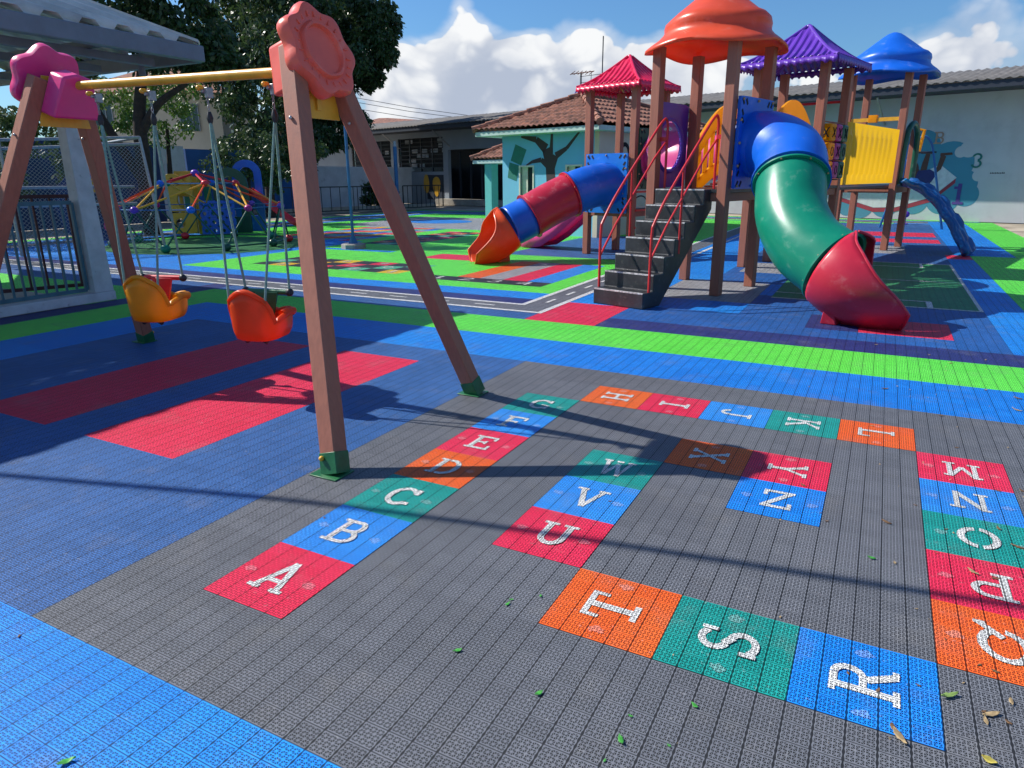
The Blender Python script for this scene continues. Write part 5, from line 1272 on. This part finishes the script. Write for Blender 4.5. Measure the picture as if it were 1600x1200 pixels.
tree('mango_tree', 'tallest dark tree added behind the forked one to shade the school', (-29.6, 30.2, 0), [([(0, 0, 0), (.2, .1, 4), (0, 0, 9)], (.5, .25))], [((0, 0, 12.3), (4.2, 4.2, 4.0)), ((3.0, 2.4, 11.0), (3.0, 3.2, 3.0)), ((0, 1.5, 8), (2.8, 2.8, 2.2))], 30000, .36, 'leaf_mango')  # tree added for the shadow its crown throws on the school front
tree('bright_tree', 'sunlit yellow green tree below the beige house', (-22.5, 17.0, 0), [([(0, 0, 0), (0, 0, 1.5), (.1, .1, 3.5)], (.15, .06))], [((0, 0, 4.3), (1.5, 1.5, 1.3)), ((-1.4, -1.6, 4.1), (1.5, 1.5, 1.1))], 6500, .16, 'leaf_bright')
tree('shrub_tree', 'leafy shrub with small pale leaves behind the play tower', (-18.6, 17.3, 0), [([(0, 0, 0), (0, 0, 1.2), (.1, .1, 2.4)], (.10, .05))], [((0, 0, 2.5), (1.5, 1.3, 1.0)), ((.9, .9, 2.0), (1.0, 1.0, .8))], 5500, .16, 'leaf_mid')
tree('shrub_tree', 'dusty olive shrubs behind the net fence at the left', (-20.5, 8.8, 0), [([(0, 0, 0), (0, 0, 1.5), (.1, .1, 3.0)], (.10, .05))], [((0, 0, 3.4), (1.6, 1.9, 1.2)), ((.3, -3.0, 2.8), (1.6, 2.2, 1.6)), ((.1, 2.4, 2.6), (1.4, 1.5, 1.2)), ((1.0, -1.0, 1.2), (.9, 2.0, .9))], 9000, .18, 'leaf_mid')
tree('shrub_tree', 'spiky plant at the foot of the white wall by the railing', (-21.2, 28.2, 0), [([(0, 0, 0), (0, 0, .5)], (.05, .03))], [((0, 0, .7), (.8, .9, .6))], 1500, .35, 'leaf_mango', droop=-.6)
tree('palm_tree', 'leafy tree whose leaf tips show at the right edge of the picture', (9.2, 12.4, 0), [([(0, 0, 0), (.1, 0, 2.5), (0, 0, 4.6)], (.16, .10))], [((0, 0, 5.3), (1.7, 1.7, 1.2))], 3500, .34, 'leaf_bright')

# overhead cable and far wires
cb = MB().tube(catmull([(-13.5, -2.3, 5.35), (-7.3, -.45, 4.92), (-5.04, .19, 4.9), (-2.2, .70, 4.9), (1.0, 1.22, 5.0), (9, 2.45, 5.4)], 6), .028, 8).build('overhead_cable', 'metal_dark', smooth=60)
tag(cb, 'thick dark cable hanging high over the swings, its shadow crossing the floor', 'cable')
for k, dz in enumerate((0, -.45, -1.1)):
    o = MB().tube([(-60, 24, 13.0+dz), (-39, 38.5, 8.45+dz*.8), (-33.5, 48.5, 7.2+dz*.7), (-22.9, 59.8, 5.6+dz*.5)], .02, 5).build('power_line', 'metal_dark', smooth=60); tag(o, 'thin dark power line crossing the sky behind the big tree', 'power line', 'power lines behind the trees')

# ------------------------------------------------------------------ litter on the floor
mk('scrap_green', (.06, .36, .05), .5, .3, 60); mk('leaf_dry', (.20, .11, .05), .8, .5, 60); mk('leaf_tan', (.40, .29, .15), .8, .4, 60); mk('leaf_yellow', (.50, .42, .08), .7, .3, 60); mk('leaf_fresh', (.22, .34, .09), .6, .3, 60)
def litter(name, x, y, s, mat, label, cat, group, curl=.35, lng=2.2):
    m_ = MB(); n = 7; a0 = random.uniform(0, 2*pi); pts_ = []
    for i in range(n+1):
        t = i/n; w_ = s/lng*sin(pi*min(.98, t+.02))*(.8+.4*random.random()); z = .006+curl*s*(abs(t-.5)*1.2)**1.5+.3*s*curl*random.random()
        for sg in (-1, 0, 1): pts_.append((s*(t-.5), sg*w_/2, z+(abs(sg)*curl*s*.35)))
    zm = min(p_[2] for p_ in pts_); zx = max(p_[2] for p_ in pts_)-zm+1e-6; hz = min(zx, s*.22)
    m_.v = [V((p_[0], p_[1], .001+(p_[2]-zm)/zx*hz)) for p_ in pts_]
    for i in range(n):
        for j in range(2): a_ = i*3+j; m_.f.append((a_, a_+1, a_+4, a_+3))
    o = m_.build(name, mat, None, solid=.0012, smooth=60); o.location = (x, y, .0015); o.rotation_euler = (0, 0, a0); tag(o, label, cat, group); return o
LIT = 'LITTER_POINTS'
GREENS =  [(1.188, 0.158, 0.035), (1.217, 0.5, 0.03), (1.216, 0.535, 0.02), (1.313, 0.615, 0.02), (1.552, 0.097, 0.035), (1.866, 0.032, 0.04), (2.035, 0.284, 0.03), (2.005, 0.081, 0.015), (2.537, 1.577, 0.035), (1.861, 0.143, 0.018), (1.849, -0.065, 0.015), (0.409, -0.816, 0.05), (1.406, 1.682, 0.012)]
LEAVES =  [(2.596, 1.99, 0.075, 'leaf_dry'), (2.858, 2.043, 0.03, 'leaf_dry'), (3.088, 2.168, 0.06, 'leaf_dry'), (3.144, 1.997, 0.08, 'leaf_dry'), (2.901, 0.686, 0.09, 'leaf_tan'), (2.947, 0.673, 0.035, 'leaf_dry'), (2.636, 0.444, 0.1, 'leaf_tan'), (2.618, 0.479, 0.05, 'leaf_dry'), (2.787, 0.721, 0.09, 'leaf_fresh'), (2.873, 0.464, 0.055, 'leaf_yellow'), (2.936, 1.65, 0.08, 'leaf_tan'), (3.017, 1.635, 0.05, 'leaf_dry'), (2.882, 0.692, 0.03, 'leaf_dry'), (2.968, 0.785, 0.05, 'leaf_tan'), (2.479, 0.689, 0.03, 'leaf_dry'), (2.574, 0.642, 0.04, 'leaf_dry'), (2.697, 0.733, 0.025, 'leaf_dry'), (2.224, 0.921, 0.025, 'leaf_tan'), (2.706, 1.231, 0.02, 'leaf_tan'), (1.271, 1.579, 0.03, 'leaf_dry'), (2.631, 1.582, 0.035, 'leaf_tan'), (2.883, 0.646, 0.06, 'leaf_tan'), (2.94, 0.937, 0.04, 'leaf_dry'), (2.292, 1.951, 0.02, 'leaf_dry'), (2.328, 1.868, 0.03, 'leaf_dry'), (2.177, 2.266, 0.05, 'leaf_dry'), (2.501, 3.516, 0.04, 'leaf_tan'), (2.942, 3.98, 0.05, 'leaf_dry'), (2.58, 4.537, 0.08, 'leaf_dry'), (3.5, 4.715, 0.09, 'leaf_dry'), (3.454, 4.366, 0.09, 'leaf_tan'), (3.145, 2.676, 0.04, 'leaf_dry'), (3.261, 2.735, 0.06, 'leaf_dry'), (2.796, 1.061, 0.02, 'leaf_dry'), (0.021, 0.728, 0.03, 'leaf_dry'), (-0.362, -0.544, 0.03, 'leaf_dry'), (3.114, 5.704, 0.06, 'leaf_tan'), (3.417, 5.984, 0.05, 'leaf_tan'), (2.492, 6.215, 0.05, 'leaf_tan'), (2.956, 5.972, 0.04, 'leaf_tan'), (2.835, 0.818, 0.02, 'leaf_tan'), (2.894, 0.951, 0.03, 'leaf_dry'), (2.8, 1.762, 0.02, 'leaf_dry'), (2.731, 2.273, 0.03, 'leaf_dry'), (2.994, 3.315, 0.04, 'leaf_dry'), (3.285, 3.462, 0.03, 'leaf_tan'), (3.304, 4.861, 0.05, 'leaf_tan')]
random.seed(5)
for x, y, s in GREENS: litter('plastic_scrap', x, y, s, 'scrap_green', 'small bright green scrap lying on the dark grey tiles', 'scrap', 'green scraps on the grey tiles', .7, 2.2)
for x, y, s, m_ in LEAVES:
    if m_ == 'leaf_yellow': litter('leaf', x, y, s*.75, m_, 'yellow leaf at the bottom right edge of the grey tiles', 'leaf', 'fallen leaves', .5, 1.6)
    elif m_ == 'leaf_fresh': litter('leaf', x, y, s*.75, m_, 'pale green leaf beside the corner of the letter R square', 'leaf', 'fallen leaves', .25, 3.2)
    else: litter('leaf', x, y, s*.72, m_, 'dry brown leaf fragment lying on the coloured floor tiles', 'leaf', 'dry leaf fragments on the floor', .18, 2.4 if s < .06 else 3.2)
# crumbs of bark and dust on the right
cr = MB(); random.seed(9)
for _ in range(260):
    x = random.uniform(1.9, 4.2); y = random.uniform(-.2, 6.0)
    if random.random() > ((x-1.2)/3.0): continue
    s = random.uniform(.003, .009); a = random.random()*6.28
    cr.add([(x+s*cos(a), y+s*sin(a), .006), (x+s*cos(a+2), y+s*sin(a+2), .006), (x+s*.6*cos(a+4.2), y+s*.6*sin(a+4.2), .011)], [(0, 1, 2)])
o = cr.build('bark_crumbs', 'leaf_tan', smooth=0); tag(o, 'scattered crumbs of bark and dry leaf on the right side of the floor', 'crumbs', kind='stuff')
